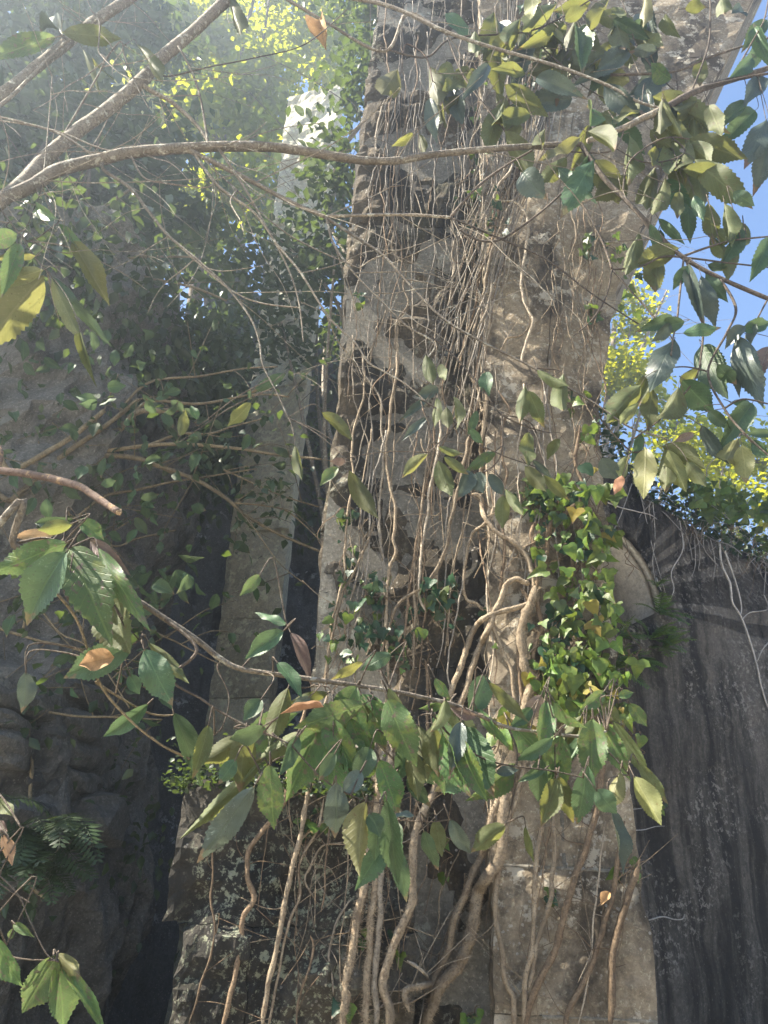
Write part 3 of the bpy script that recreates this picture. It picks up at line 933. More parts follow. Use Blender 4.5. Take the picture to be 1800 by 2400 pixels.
MAIN_VINES = [
    ('thick hairy tan vine curving down to the lower left beside the pale quoin stone', 50, 'MR 650,1060 625,1150 592,1250 605,1400|BR 640,0 600,150 560,300 510,560 510,690 490,780 420,880 390,1000 370,1120 320,1220 240,1310 200,1400 170,1500', 'vine', 1.1, 1500),
    ('smooth tan vine running down the left edge of the lowest quoin stone', 24, 'BR 610,330 590,400 560,520 520,680 490,850 475,980 490,1120 520,1280 560,1370 565,1500', 'vine', 1, 0),
    ('straight tan vine on the lower quoin, left one of the close pair', 21, 'BR 715,330 700,420 690,600 665,780 645,950 625,1150 610,1290 600,1500', 'vine', 1.2, 0),
    ('tan vine on the lower quoin bending left to meet the straight one', 22, 'BR 745,380 740,480 725,620 720,800 715,950 680,1080 650,1230 618,1330', 'vine', 1, 0),
    ('long slanting vine crossing the lower quoin stone from right to left', 31, 'BR 950,330 940,420 920,540 880,680 830,840 770,1000 720,1150 650,1330 610,1500', 'vine_dark', 1, 60),
    ('rightmost vine on the lower quoin, sawn off at its top end', 31, 'BR 1088,760 1050,930 1020,1080 990,1250 970,1500', 'vine_dark', 1.1, 60),
    ('vine beside the sawn one on the lower quoin, leaning left as it falls', 22, 'BR 1040,600 1010,830 980,940 930,1060 880,1240 800,1420 785,1500', 'vine_dark', 1.1, 60),
    ('string-thin stem hanging straight over the lower quoin stone', 8, 'BR 960,600 930,830 890,1050 880,1240 850,1500', 'vine_pale', 1, 0),
    ('hairy brown vine left of the thickest hairy one at the pier foot', 30, 'BR 560,280 510,430 470,560 410,740 370,850 320,1000 280,1150 215,1290 205,1400', 'vine', 1.1, 1500),
    ('hairy vine snaking down past the corner between plinth and pier', 30, 'BR 330,60 290,230 240,380 190,520 150,620 120,800 120,950 60,1080 10,1220 0,1330 25,1420 20,1500', 'vine', 1.3, 900),
    ('short hairy loop of root joining two vines at the pier foot', 26, 'BR 100,1420 90,1330 160,1310 215,1295', 'vine', 1, 1400),
    ('bare whitish stub bending over the hairy root loop', 13, 'BR 100,1200 160,1240 195,1290', 'vine_pale', 1, 0),
    ('slender vine pressed between two thicker ones above the big leaf cluster', 20, 'BR 640,100 600,300 570,500 535,600', 'vine', 1, 0),
    ('thin upright stem behind the drooping leaves of the lower branch', 14, 'BR 175,-100 180,0 185,200 165,420 120,600', 'vine_dark', 1, 0),
    ('leftmost thick vine on the plinth, kinked at the ledge', 20, 'BL 1330,60 1280,300 1240,470 1220,530 1140,640 1080,720 1070,830 1100,930 1050,1020 1030,1180 1000,1350 980,1500', 'vine_dark', 1.1, 120),
    ('second thick vine on the dark plinth, almost straight', 22, 'BL 1420,40 1385,220 1345,380 1330,480 1300,600 1270,760 1230,950 1200,1130 1160,1300 1130,1500', 'vine', 1, 120),
    ('thin vine twining beside the straight thick one on the plinth', 11, 'BL 1400,500 1380,640 1300,780 1290,920 1240,1030 1210,1190 1180,1400 1150,1500', 'vine', 1, 0),
    ('fine dark stem dropping through the middle of the plinth', 8, 'BL 1420,560 1410,680 1400,900 1390,990', 'vine_dark', 1, 0),
    ('wiry stem with a bent elbow low on the plinth', 10, 'BL 1345,1090 1360,1150 1310,1300 1280,1500', 'vine_dark', 1, 0),
    ('forked-looking wiry stem right of the plinth middle', 10, 'BL 1520,930 1460,1060 1430,1200 1440,1350', 'vine_pale', 1, 0),
    ('arching stem that bows to the left on the upper plinth', 8, 'BL 1500,700 1400,705 1340,790 1320,860 1360,940', 'vine', 1, 0),
    ('thin vine over the lichen spots at the left side of the plinth', 9, 'BL 925,690 920,850 910,960 930,1100 870,1300 820,1480', 'vine_dark', 1, 0),
    ('shaggy root-covered vine, left of the hairy bundle at the plinth edge', 34, 'BL 1655,250 1630,520 1590,760 1560,920 1530,1100 1500,1300 1470,1500', 'vine', 1, 2200),
    ('straight hairy vine in the middle of the bundle at the plinth edge', 28, 'BR 60,230|BL 1640,500 1625,700 1620,900 1600,1100 1585,1300 1580,1500', 'vine', 1, 1600),
    ('smooth-barked vine on the right of the hairy bundle', 26, 'BR 90,330 40,520|BL 1655,740 1645,860 1640,1080 1620,1300 1610,1500', 'vine_pale', 1, 500),
    ('thick contorted vine sweeping right then hooking back left at mid height', 27, 'V2 330,860 400,890 420,990 480,1090 560,1170 680,1240 760,1340 810,1460 830,1560 845,1640', 'vine', 1.05, 0),
    ('knuckled vine that loops over the stone like an arm', 30, 'V2 800,1560 760,1545 690,1520 620,1560 590,1630 560,1700 520,1780 490,1880 440,1990 380,2120|BR 340,60 280,220 235,400', 'vine', 1.1, 0),
    ('stout vine bending from the right down to the lower left', 29, 'V2 860,1640 840,1680 740,1730 620,1760 500,1795 400,1850 350,1930 310,2040 270,2200|BR 230,240 175,420', 'vine', 1.15, 0),
    ('vine bowed like a bracket left of the contorted stem', 17, 'V2 520,960 500,1040 430,1110 350,1170 310,1290 290,1450 280,1560 310,1680 380,1710 440,1770', 'vine', 1, 0),
    ('short vine dropping from under the knuckled loop', 20, 'V2 520,1840 550,1950 590,2080 640,2250|BR 560,170 550,330', 'vine', 1, 0),
    ('slim vine running straight down right of the loop', 20, 'V2 730,1590 770,1660 780,1780 740,1880 700,2000 720,2200|BR 610,200', 'vine_dark', 1, 0),
    ('dark vine falling from the ivy tangle to the vine crossing', 24, 'V2 830,1080 810,1200 840,1330 850,1500 850,1650 880,1780 890,1900 850,2000 830,2200|BR 690,200', 'vine_dark', 1, 0),
    ('thick diagonal vine cutting through the ivy leaves', 26, 'V2 1260,800 1180,910 1060,1020 970,1090 930,1180 930,1300 890,1420 865,1460', 'vine_dark', 1.1, 0),
    ('upright vine at the pier edge behind the ivy', 22, 'V2 1180,330 1150,600 1230,830 1245,1000 1230,1200 1235,1350 1220,1550 1180,1760', 'vine_dark', 1, 0),
    ('grey-brown vine forking to the right above the pale stone patch', 22, 'V2 330,-60 370,20 400,100 430,200 450,280 400,350 330,430 310,560 260,740 230,880 190,1050 150,1220 90,1400 0,1560', 'vine', .9, 0),
    ('stout upright vine beside the pale stone patch', 24, 'V2 460,-20 460,150 455,330 440,500 420,660 390,830', 'vine', 1, 0),
    ('sinuous vine wandering down the pale stone patch', 17, 'V2 560,60 640,190 590,300 560,440 590,600 620,720 580,1000 600,1250 580,1480 570,1600', 'vine_dark', 1, 0),
    ('pale vine with a sharp crook high on the pier', 20, 'V1 1250,380 1220,450 1150,520 1130,600 1180,620 1260,625 1330,700 1345,800 1330,920 1310,1050 1310,1200 1350,1330 1380,1400 1340,1540 1300,1680', 'vine_pale', .95, 0),
    ('companion vine running close under the crooked pale one', 13, 'V1 1240,640 1240,720 1280,830 1300,950 1310,1100 1345,1240 1350,1420 1290,1490 1210,1510 1150,1640', 'vine', .95, 0),
    ('long straight vine in the bundle below the arching branch', 20, 'V1 1240,480 1210,620 1170,780 1130,900 1080,1080 1040,1250 1000,1450 960,1680', 'vine', 1, 0),
    ('second straight vine of the bundle, slightly paler', 18, 'V1 1290,560 1200,720 1160,900 1120,1080 1090,1280 1040,1420 990,1560 950,1700', 'vine_pale', 1, 0),
    ('third straight vine of the bundle, reddish brown', 17, 'V1 1180,560 1140,760 1080,960 1030,1100 1000,1300 950,1500 900,1700', 'vine_dark', 1, 0),
    ('zigzag vine near the dark hollow at the left of the pier', 14, 'V1 490,770 465,900 500,980 560,1060 530,1180 560,1280 500,1400 490,1550 520,1680', 'vine', 1, 0),
    ('tan vine beginning under the pale leaf left of the pier middle', 15, 'V1 430,1310 390,1440 340,1560 320,1680', 'vine', 1, 0),
    ('grey vine hooked at its top left of the vine bundle', 15, 'V1 880,840 860,950 870,1050 850,1150 830,1280 800,1420', 'vine_pale', 1, 0),
    ('pale crooked vine emerging above the arching branch', 14, 'V1 430,330 400,280 370,290 360,200 390,60 420,-40', 'vine_pale', 1, 0),
    ('left vine of the row rising from the dark ivy', 18, 'MR 62,-60 60,80 50,150 20,350 0,470 40,700 50,850 60,920 20,1010 10,1200 20,1500', 'vine', 1.1, 0),
    ('curved vine sweeping in to the foot of the row', 16, 'MR 300,640 280,850 240,980 180,1060 60,1130 10,1250 -30,1420', 'vine', 1.1, 0),
    ('tall parallel vine of the row, leftmost', 14, 'MR 200,380 180,560 160,750 140,900 130,1050 135,1250 120,1420', 'vine', 1, 0),
    ('tall parallel vine of the row, with a swollen joint', 17, 'MR 240,340 230,430 210,600 190,750 160,900 150,1080 175,1170', 'vine_pale', 1, 0),
    ('tall parallel vine of the row, darkest', 14, 'MR 215,330 205,500 180,660 150,820 125,1000 90,1180 80,1440', 'vine_dark', 1, 0),
    ('stem creeping up the left pier edge with small ivy leaves', 13, 'ML 1570,50 1560,250 1530,420 1520,600 1500,740 1490,900 1480,1060 1450,1190 1420,1330 1400,1480', 'vine', 1, 0),
    ('brown stem crossing to the left above the lower branch', 16, 'ML 1620,780 1580,900 1530,1000 1480,1090 1440,1220 1420,1380 1405,1500', 'vine', 1, 0),
    ('pale zigzag vine high at the left pier edge', 14, 'ML 1565,60 1580,150 1640,250 1650,380 1655,560 1640,760 1655,950', 'vine_pale', 1, 0),
]
VPTS = []
for k, (lab, w, p, mt, tp, hr) in enumerate(MAIN_VINES):
    o, P = woody_vine(lab, w, p, mt, tp, hr, seed=k + 1, twigs=3 if w < 28 else 2, wob=.022)
    VPTS.append(P)

# the crowd of thin stems
G_THIN = 'thin stems crowding the pier'
def thin_label(pts, mat, w):
    mx, my = sum(p[0] for p in pts) / len(pts), sum(p[1] for p in pts) / len(pts)
    look = {'vine_pale': 'pale', 'vine_grey': 'grey', 'vine': 'tan', 'vine_dark': 'brown'}[mat]
    size = 'hair-thin' if w < 5 else 'wiry' if w < 9 else 'pencil-thin'
    wh = ('above the arching limb' if my < 340 else 'just below the arching limb' if my < 560 else 'below the limb forks' if my < 850 else
          'level with the round opening' if my < 1200 else 'beside the knuckled vines' if my < 1500 else 'around the big leaf cluster' if my < 1850 else 'on the lowest stones')
    ho = ('near the left edge of the pier' if mx < 870 else 'left of the pier middle' if mx < 1010 else 'in the middle of the pier' if mx < 1150 else 'right of the pier middle' if mx < 1290 else 'near the right edge of the pier')
    if mx < 970 and my > 1850:
        wh, ho = 'low down', 'on the dark plinth, left part' if mx < 780 else 'on the dark plinth, right part'
    return f'{size} {look} stem {wh}, {ho}'
def thin_stem(pts, w, mat, label, seed, wob=.03):
    label = thin_label(pts, mat, w)
    r = w * .5425 / F * 3.55 / 2
    P = vine_pts(pts, r, 9, wob, seed)
    n = len(P)
    b = MB()
    b.tube(P, [r * (1 - .35 * i / n) for i in range(n)], 6, bump=.12)
    q = random.Random(seed)
    for _ in range(q.choice((0, 0, 1, 1, 2))):
        o_ = P[q.randrange(3, n - 3)]
        d = Vector((q.uniform(-1, 1), 0, q.uniform(.2, 1))).normalized() * q.uniform(.08, .3)
        pp = catmull([tuple(o_), tuple(o_ + d * .5 + Vector((q.uniform(-.03, .03), -.006, 0))), tuple(o_ + d)], 5)
        b.tube([Vector(x) for x in pp], [r * .45] * len(pp), 4)
    o = bpy.data.objects.new('thin_vine', b.mesh('thin_vine', MAT[mat]))
    COL.objects.link(o)
    tag(o, label, 'vine', G_THIN)
    VPTS.append(P)
q = random.Random(21)
L1 = 'thin pale stem in the slanting sheaf of vines below the top leaves'
for k in range(34):                               # the slanting sheaf at the top
    s = q.random()
    x0, y0 = 1180 + 190 * s + q.uniform(-15, 15), -60 + q.uniform(-30, 60)
    x1, y1 = 1150 + 130 * s + q.uniform(-12, 12), 330 + q.uniform(-30, 30)
    x2, y2 = 1085 + 120 * s + q.uniform(-25, 25), 600 + q.uniform(-40, 40)
    x3, y3 = 1010 + 130 * s + q.uniform(-40, 40), 880 + q.uniform(-80, 200)
    thin_stem([(x0, y0), (x1, y1), (x2, y2), (x3, y3)][:q.choice((4, 4, 4, 3))], q.uniform(5.5, 13), q.choice(('vine_pale', 'vine_pale', 'vine_grey', 'vine_dark')), L1, 100 + k, .025)
L2 = 'thin wavy grey stem on the shaded left face of the pier'
for k in range(42):
    x0 = q.uniform(900, 1190)
    y0 = q.uniform(-60, 350)
    L = q.uniform(350, 800)
    dx = q.uniform(-110, 10)
    pts = [(x0 + dx * t + q.uniform(-14, 14), y0 + L * t) for t in (0, .2, .4, .6, .8, 1)]
    pts = [(max(x, 800 + 40 * (y < 500) + 60 * (y < 150)), y) for x, y in pts]
    thin_stem(pts, q.uniform(4.5, 10), q.choice(('vine_grey', 'vine_dark', 'vine_grey', 'vine_pale')), L2, 200 + k, .035)
L3 = 'thin tan stem among the thick vines at the middle of the pier'
for k in range(46):
    x0 = q.uniform(840, 1380)
    y0 = q.uniform(780, 1250)
    L = q.uniform(220, 620)
    dx = q.uniform(-80, 25)
    pts = [(x0 + dx * t + q.uniform(-18, 18), y0 + L * t) for t in (0, .25, .5, .75, 1)]
    pts = [(min(max(x, 745), 1395), y) for x, y in pts]
    thin_stem(pts, q.uniform(4, 10), q.choice(('vine', 'vine_grey', 'vine_dark', 'vine_pale')), L3, 300 + k, .03)
L4 = 'hair-thin stem on the lower stones of the pier'
for k in range(34):
    x0 = q.uniform(620, 1480)
    y0 = q.uniform(1700, 2050)
    L = q.uniform(150, 480)
    dx = q.uniform(-90, 20)
    pts = [(x0 + dx * t + q.uniform(-12, 12), y0 + L * t) for t in (0, .3, .65, 1)]
    thin_stem(pts, q.uniform(3, 7), q.choice(('vine', 'vine_dark')), L4, 400 + k, .025)
L5 = 'fine reddish root fanning out on the bare upper quoin stones'
for k in range(26):
    x0 = q.uniform(1270, 1420)
    y0 = q.uniform(430, 760)
    L = q.uniform(120, 330)
    dx = q.uniform(-70, 70)
    pts = [(x0 + dx * t + q.uniform(-14, 14), y0 + L * t) for t in (0, .3, .65, 1)]
    pts = [(min(x, 1410), y) for x, y in pts]
    thin_stem(pts, q.uniform(3.5, 7), q.choice(('vine', 'vine_dark')), L5, 500 + k, .035)

# ------------------------------------------------------------------ ivy
def ivy_plant(label, spots, n, kinds, size, seed, lift=(.01, .08), stem=None, nstuff=0, hang=1.0, surf=None, group=None):
    """spots: list of (px, py, rx, ry, weight) ; leaves hang from short stalks over the surface"""
    q = random.Random(seed)
    surf = surf or on_pier
    c = surf(spots[0][0], spots[0][1], 0)
    root = thing('ivy_plant', label, 'ivy', c, group)
    b = MB()
    tw = []
    wts = [s[4] for s in spots]
    for _ in range(max(4, n // 5)):
        s = q.choices(spots, wts)[0]
        x, y = s[0] + q.gauss(0, .45) * s[2], s[1] + q.gauss(0, .45) * s[3]
        pts = [(x, y)]
        for _ in range(4):
            pts.append((pts[-1][0] + q.uniform(-22, 22), pts[-1][1] + q.uniform(5, 32)))
        P = [Vector(p) for p in catmull([tuple(surf(a, c_, q.uniform(.012, .05))) for a, c_ in pts], 4)]
        b.tube(P, [.0022] * len(P), 4)
        tw += P
    m = 0
    pts_all = []
    for k in range(n + nstuff):
        s = q.choices(spots, wts)[0]
        for _ in range(20):
            dx, dy = q.gauss(0, .55), q.gauss(0, .55)
            if dx * dx + dy * dy < 1:
                break
        lx, ly = s[0] + dx * s[2], s[1] + dy * s[3]
        if surf is on_pier and 1165 < ly < 1520 and lx > 1458 - 14 * math.sin((ly - 1165) / 355 * 3.1):
            lx = 1440 - abs(q.gauss(0, 130))       # leave the round opening free
        B = surf(lx, ly, q.uniform(*lift))
        pts_all.append(B)
        T = B + Vector((q.gauss(0, .5), q.gauss(-.12, .35), -hang + q.gauss(0, .4))).normalized() * size * q.choice((.45, .7, .9, 1.0, 1.15, 1.35)) * q.uniform(.9, 1.1)
        o = bpy.data.objects.new('leaf', q.choice(IVY[q.choice(kinds)]))
        COL.objects.link(o)
        L = (T - B).length
        mt = leaf_matrix(B, T, L * q.uniform(.85, 1.1), q.gauss(0, .55))
        o.parent = root
        o.matrix_parent_inverse = Matrix.Translation(c).inverted()
        o.matrix_basis = mt
        near = min(tw, key=lambda v: (v - B).length_squared)
        if (near - B).length < .22:
            mid = (near + B) / 2 + Vector((q.uniform(-.01, .01), -.01, .01))
            PP = [Vector(v) for v in catmull([tuple(near), tuple(mid), tuple(B)], 3)]
            b.tube(PP, [.0011] * len(PP), 3, cap=False)
    put(b.build('stem', MAT['vine_dark'], None), root)
    return root

def S(z, x, y, rx, ry, w):
    ox, oy, k = ZONES[z]
    return (ox + x * k, oy + y * k, rx * k, ry * k, w)
ivy_plant('dense bright green ivy hanging over the right edge of the pier beside the round opening',
          [S('MR', 905, 880, 150, 230, 2.4), S('MR', 920, 1150, 140, 250, 2.2), S('MR', 880, 640, 150, 130, 1.5), S('MR', 930, 1360, 200, 120, 2.4), S('MR', 830, 1060, 170, 300, 2.0), S('MR', 1010, 800, 50, 60, .4), S('MR', 1010, 1180, 30, 90, .4)],
          150, 'iiiiiijiiiiiijiiiiiiijiiiiiik', .072, 31, (.02, .16))
ivy_plant('grey-green ivy scattered over the vines left of the dense ivy',
          [S('MR', 740, 680, 160, 110, 2), S('MR', 760, 860, 130, 130, 1.5), S('MR', 730, 1230, 130, 120, 1.5), S('MR', 800, 1390, 190, 90, 2.5), S('MR', 640, 640, 100, 90, 1)],
          190, 'iijji', .062, 32, (.01, .09))
ivy_plant('ivy with yellowing leaves just above the lower leafy branch',
          [S('MR', 760, 1430, 160, 90, 2), S('BR', 830, 60, 210, 110, 2), S('BR', 1040, 150, 110, 110, 1), S('BR', 540, 160, 120, 100, .6)],
          130, 'iiiiiik', .068, 33, (.02, .12))
ivy_plant('patch of dark teal ivy low on the shaded pier face',
          [S('MR', 230, 1130, 120, 130, 3), S('MR', 290, 1060, 60, 60, 1), S('MR', 60, 1330, 90, 160, 1.2), S('ML', 1600, 1130, 110, 160, 2), S('ML', 1530, 1290, 120, 120, 1)],
          110, 'jjjji', .058, 34, (.01, .07))
ivy_plant('sparse pale ivy sprigs on the slanting sheaf of vines',
          [S('TR', 640, 290, 90, 120, 2), S('TR', 690, 60, 120, 110, 2), S('TR', 420, 560, 110, 160, 1.5), S('TR', 430, 880, 110, 200, 1.5), S('TR', 540, 230, 200, 200, 1)],
          120, 'jjij', .05, 35, (.01, .06))
ivy_plant('small ivy seedlings dotted on the plinth and the lower vines',
          [S('BL', 1360, 600, 60, 80, 2), S('BL', 1480, 1390, 40, 40, .6), S('BR', 385, 1430, 50, 40, .6), S('BR', 720, 920, 30, 50, .7), S('BR', 1040, 800, 60, 80, 1), S('BR', 300, 650, 60, 60, .6),
           S('BR', 30, 1120, 60, 60, .7), S('BR', 240, 850, 40, 40, .5), S('BL', 1590, 1080, 40, 50, .5), S('BR', 1210, 540, 30, 40, .4)],
          46, 'iij', .05, 36, (.01, .04))
ivy_plant('thin trailing ivy up the left edge of the pier',
          [S('ML', 1500, 900, 50, 220, 2), S('ML', 1500, 740, 50, 60, 1), S('ML', 1420, 1300, 60, 100, 1), S('V1', 280, 1250, 60, 100, .8), S('ML', 1450, 1170, 60, 60, .8)],
          52, 'jij', .045, 37, (.01, .05))
ivy_plant('ivy leaves fringing the bare upper right corner of the pier',
          [S('TR', 1010, 1080, 60, 90, 1), S('TR', 880, 1060, 60, 60, .7), S('TR', 1060, 1250, 50, 120, 1.2), S('TR', 900, 1350, 60, 60, .8), S('MR', 900, 400, 50, 90, 1.6), S('MR', 830, 260, 50, 60, .6)],
          62, 'iij', .05, 38, (.01, .08))

# ------------------------------------------------------------------ the leafy tree whose limbs cross the view
TX = W(-330, 900, 2.3).x
tree_root = thing('broadleaf_tree', 'broad-leaved tree reaching in from the left, its spotted limbs and toothed leaves crossing the view', 'tree', (TX, 2.3, 0))
SAMP = []                                         # (px, py, P, tree) samples along the branches
CUR = tree_root

def nearest_samp(x, y):
    return min(SAMP, key=lambda s: (s[0] - x) ** 2 + (s[1] - y) ** 2)

def branch(p, w0, w1, Y0, dY=0.0, mat='limb', name='limb', pre=None, snap=True, n=8, parent=None, samp=True, bump=.10, label=None):
    pts = path(p)
    parent = parent or CUR
    if snap and SAMP:
        s = nearest_samp(*pts[0])
        d = math.hypot(s[0] - pts[0][0], s[1] - pts[0][1])
        if d < 170:
            Y0 = s[2].y
            pts[0:0] = [(s[0], s[1])] if d > 4 else []
    acc = [0]
    for a, c in zip(pts, pts[1:]):
        acc.append(acc[-1] + math.hypot(a[0] - c[0], a[1] - c[1]))
    P = [W(x, y, Y0 + dY * t / acc[-1]) for (x, y), t in zip(pts, acc)]
    if pre:
        P = [Vector(v) for v in pre] + P
    P = [Vector(v) for v in catmull([tuple(v) for v in P], n)]
    N = len(P)
    rad = []
    for i, v in enumerate(P):
        z = max(.6, (v - CAM).dot(fwd))
        w = (w0 + (w1 - w0) * i / (N - 1)) * .5425
        rad.append(max(.0011, w / F * z / 2 * (1 + .07 * noise.noise(v * 9))))
    if pre:
        k = len(pre) * n
        for i in range(min(k, N)):
            rad[i] = rad[min(k, N - 1)] * (1 + .25 * (k - i) / k)
    b = MB()
    b.tube(P, rad, 10 if w0 > 24 else 6, bump=bump)
    o = put(b.build(name, MAT[mat], None, label=label), parent)
    if samp:
        for v in P:
            x, y, z = to_px(v) if (v - CAM).dot(fwd) > .2 else (-999, 0, 0)
            SAMP.append((x, y, v, parent))
    return o, P

forkP = W(-60, 510, 2.25)
b = MB()
trunk = [Vector(v) for v in catmull([(TX, 2.3, -.05), (TX + .03, 2.32, .9), (TX - .02, 2.28, 1.8), tuple(W(-230, 690, 2.27)), tuple(forkP)], 10)]
b.tube(trunk, [.11 - .065 * i / (len(trunk) - 1) + (.05 * max(0, 1 - i / 6)) for i in range(len(trunk))], 14, bump=.15)
put(b.build('trunk', MAT['limb'], None), tree_root)
PF = tuple(forkP)
TL_ = lambda z: (TX + .01, 2.3, z)
branch('TL 0,870 100,790 200,680 330,570 480,460 620,340 700,250 830,140 985,-5 1120,-120', 66, 46, 2.25, .35, pre=[PF], snap=False, n=10)
branch('TL 0,865 130,808 250,735 430,690 560,660 800,640 1000,632 1200,638 1400,668 1560,692|TR 50,695 200,670 450,645 700,628 850,622', 62, 22, 2.25, .15, pre=[PF], snap=False, n=10)
branch('TL 0,410 170,280 400,100 520,20 640,-60', 52, 44, 2.55, .3, pre=[tuple(W(-200, 330, 2.45)), ], snap=False)
branch('TL 0,455 130,335 270,195 420,85', 20, 10, 2.5, .1, pre=[tuple(W(-180, 360, 2.45))], snap=False)
b = MB()                                          # the trunk goes on above the fork and carries the upper limbs
up_ = [Vector(v) for v in catmull([tuple(W(-230, 690, 2.27)), tuple(W(-260, 520, 2.4)), tuple(W(-215, 345, 2.45)), tuple(W(-240, 100, 2.5)), tuple(W(-150, -150, 2.6))], 8)]
b.tube(up_, [.055 - .02 * i / len(up_) for i in range(len(up_))], 10, bump=.12)
put(b.build('limb', MAT['limb'], None), tree_root)
for v in up_:
    x, y, z = to_px(v)
    SAMP.append((x, y, v, tree_root))
# branches from the main limbs
branch('TL 700,660 790,645 900,690 1100,790 1250,870 1400,935', 27, 18, 2.2, .05)
branch('TL 1400,935 1500,1000 1659,1108|TR 120,1240 260,1380 420,1475|MR 640,112 900,262 1060,370 1190,410', 15, 7, 2.2, -.1)
branch('TL 1410,935 1659,928|TR 150,930 290,940', 15, 13, 2.2)
branch('TR 290,940 340,1000 420,1040 500,1035 600,975 720,880 800,800 900,700', 12, 8, 2.2, mat='twig')
branch('TR 290,935 400,810 520,720 640,650', 13, 9, 2.2, mat='twig')
branch('TR 300,945 500,1030 700,1120 900,1270 1100,1400', 10, 6, 2.2, mat='twig')
branch('TL 1410,940 1440,1050 1530,1180 1659,1310|TR 100,1410 220,1490|MR 140,130 190,190', 11, 6, 2.2)
branch('TL 450,735 560,810 640,910 730,1020 860,1130 980,1240 1080,1370 1120,1475|ML 1135,100 1200,230 1245,330', 17, 6, 2.2)
branch('TL 730,1020 860,1140 1000,1255 1130,1310 1300,1330', 9, 6, 2.2)
branch('TL 830,650 940,800 1100,920 1200,1060 1300,1180 1420,1370 1530,1475|ML 1590,90 1659,130|MR 100,190 180,260', 13, 6, 2.2)
branch('TL 950,650 1050,800 1140,960 1240,1150 1290,1300 1310,1475', 14, 6, 2.25)
branch('TL 850,660 1000,800 1200,980 1350,1070 1600,1180', 8, 5, 2.2)
branch('TL 640,385 740,440 850,540 900,615', 22, 15, 2.35)
branch('TL 900,625 880,500 860,400 820,290 770,200', 14, 9, 2.25)
branch('TL 560,660 620,765 720,792 890,810 925,775', 9, 5, 2.2)
branch('TL 430,690 260,580 100,530 0,505', 11, 8, 2.2)
branch('TL 540,655 430,640 240,565 0,520 -60,515', 8, 6, 2.25)
branch('TL 240,640 340,470 450,270 425,220 430,100 390,40', 9, 6, 2.2)
branch('TL 175,840 200,640 220,410 225,330', 7, 4, 2.2)
branch('TL 450,265 520,180 540,250 600,390 645,470', 8, 4, 2.2)
branch('TL 0,900 90,1015 135,1040 240,970 260,940', 9, 5, 2.15, mat='twig')
branch('TL 90,1015 150,1110 205,1175', 7, 6, 2.1, mat='twig')
branch('TL 130,1040 220,1080 320,1100', 5, 4, 2.1, mat='twig')
branch('TL 30,980 90,1020 160,870 180,800', 5, 4, 2.1, mat='twig')
branch('TL 720,330 900,290 1100,250 1320,190 1500,40', 8, 4, 2.4, mat='twig')
branch('TL 1150,-60 1400,90 1659,222|TR 100,60 250,130 450,200 700,270 870,325', 14, 16, 2.5, mat='limb')
branch('TL 1100,-110 1300,-40|TR 0,20 250,130 450,200 700,272 870,330 990,380 1100,440 1210,472', 20, 12, 2.55, -.2)
branch('TL 1659,210|TR 180,248 300,165 600,140 760,80 890,0', 11, 6, 2.45, mat='twig')
branch('TR 280,180 350,340 470,500 525,570', 10, 6, 2.45, mat='twig')
branch('TR 100,190 180,245 210,350', 9, 5, 2.45, mat='broken')
branch('TR 625,150 700,220 800,310 860,370 960,430', 8, 5, 2.4, mat='twig')
branch('TR 870,325 1050,322 1260,308 1400,250 1659,165', 14, 9, 2.4, .0, mat='twig')
branch('TR 1215,470 1100,520 1030,555 880,610', 34, 24, 2.3)
branch('TR 1205,472 1340,398 1500,345 1659,295 1760,250', 30, 22, 2.3, .1, mat='twig')
branch('TR 1340,392 1450,360 1659,318 1740,310', 16, 9, 2.35, mat='twig')
branch('TR 850,622 900,700 960,780 1030,850 1100,922 1170,1000 1290,1110 1450,1200 1659,1290 1760,1330', 22, 20, 2.35, -.1, mat='twig')
branch('TR 1290,1108 1380,1075 1500,1040 1659,1022', 11, 7, 2.3, mat='twig')
branch('TR 1320,1115 1480,1135 1659,1155', 10, 7, 2.3, mat='twig')
branch('TR 1295,1120 1280,1250 1265,1390|MR 1250,-20 1240,60', 11, 6, 2.3, -.1, mat='twig')
branch('TR 1310,1135 1340,1230 1370,1330 1380,1400|MR 1370,60 1340,170 1200,330 1080,420', 14, 6, 2.3, -.1, mat='twig')
branch('TR 1290,1110 1200,1110 1110,1150 990,1165', 10, 8, 2.3, mat='twig')
branch('TR 985,1160 950,1060 900,960 850,870', 10, 9, 2.3, mat='twig')
branch('TR 985,1165 960,1280 900,1380 820,1450', 8, 5, 2.3, mat='twig')
branch('TR 990,1170 1150,1350 1230,1440|MR 1280,60', 8, 5, 2.3, mat='twig')
branch('TR 1260,310 1255,390 1100,210 1050,60 1000,-60', 7, 5, 2.35, mat='twig')
branch('TR 1330,395 1400,200 1410,50 1405,-60', 9, 8, 2.35, mat='twig')
branch('TR 1500,345 1580,200 1640,90 1660,0', 9, 6, 2.4, mat='twig')
branch('TR 1040,550 1000,640 900,660 620,640', 8, 6, 2.3, mat='twig')
branch('TR 1030,855 1060,700 1200,600 1320,600', 9, 6, 2.35, mat='twig')
branch('TR 1240,590 1300,650 1240,690 1120,700 1000,640', 7, 6, 2.3, mat='twig')
branch('TR 1659,1290 1600,1400 1560,1460', 9, 5, 2.25, mat='twig')
branch('TR 1450,1200 1520,1330 1480,1440|MR 1400,130 1470,290 1560,400 1680,510', 12, 9, 2.3, -.15, mat='twig')
branch('MR 1470,290 1550,250 1659,270', 10, 7, 2.2, mat='twig')
branch('MR 1400,130 1300,110 1200,120', 8, 5, 2.2, mat='twig')
branch('MR 1560,400 1590,440', 8, 5, 2.2, mat='twig')
branch('MR 880,250 940,340 1060,470 1120,470', 9, 6, 2.1, mat='twig')
branch('MR 190,-30 300,60 430,210 500,310 620,370 715,395', 9, 5, 2.2, mat='twig')
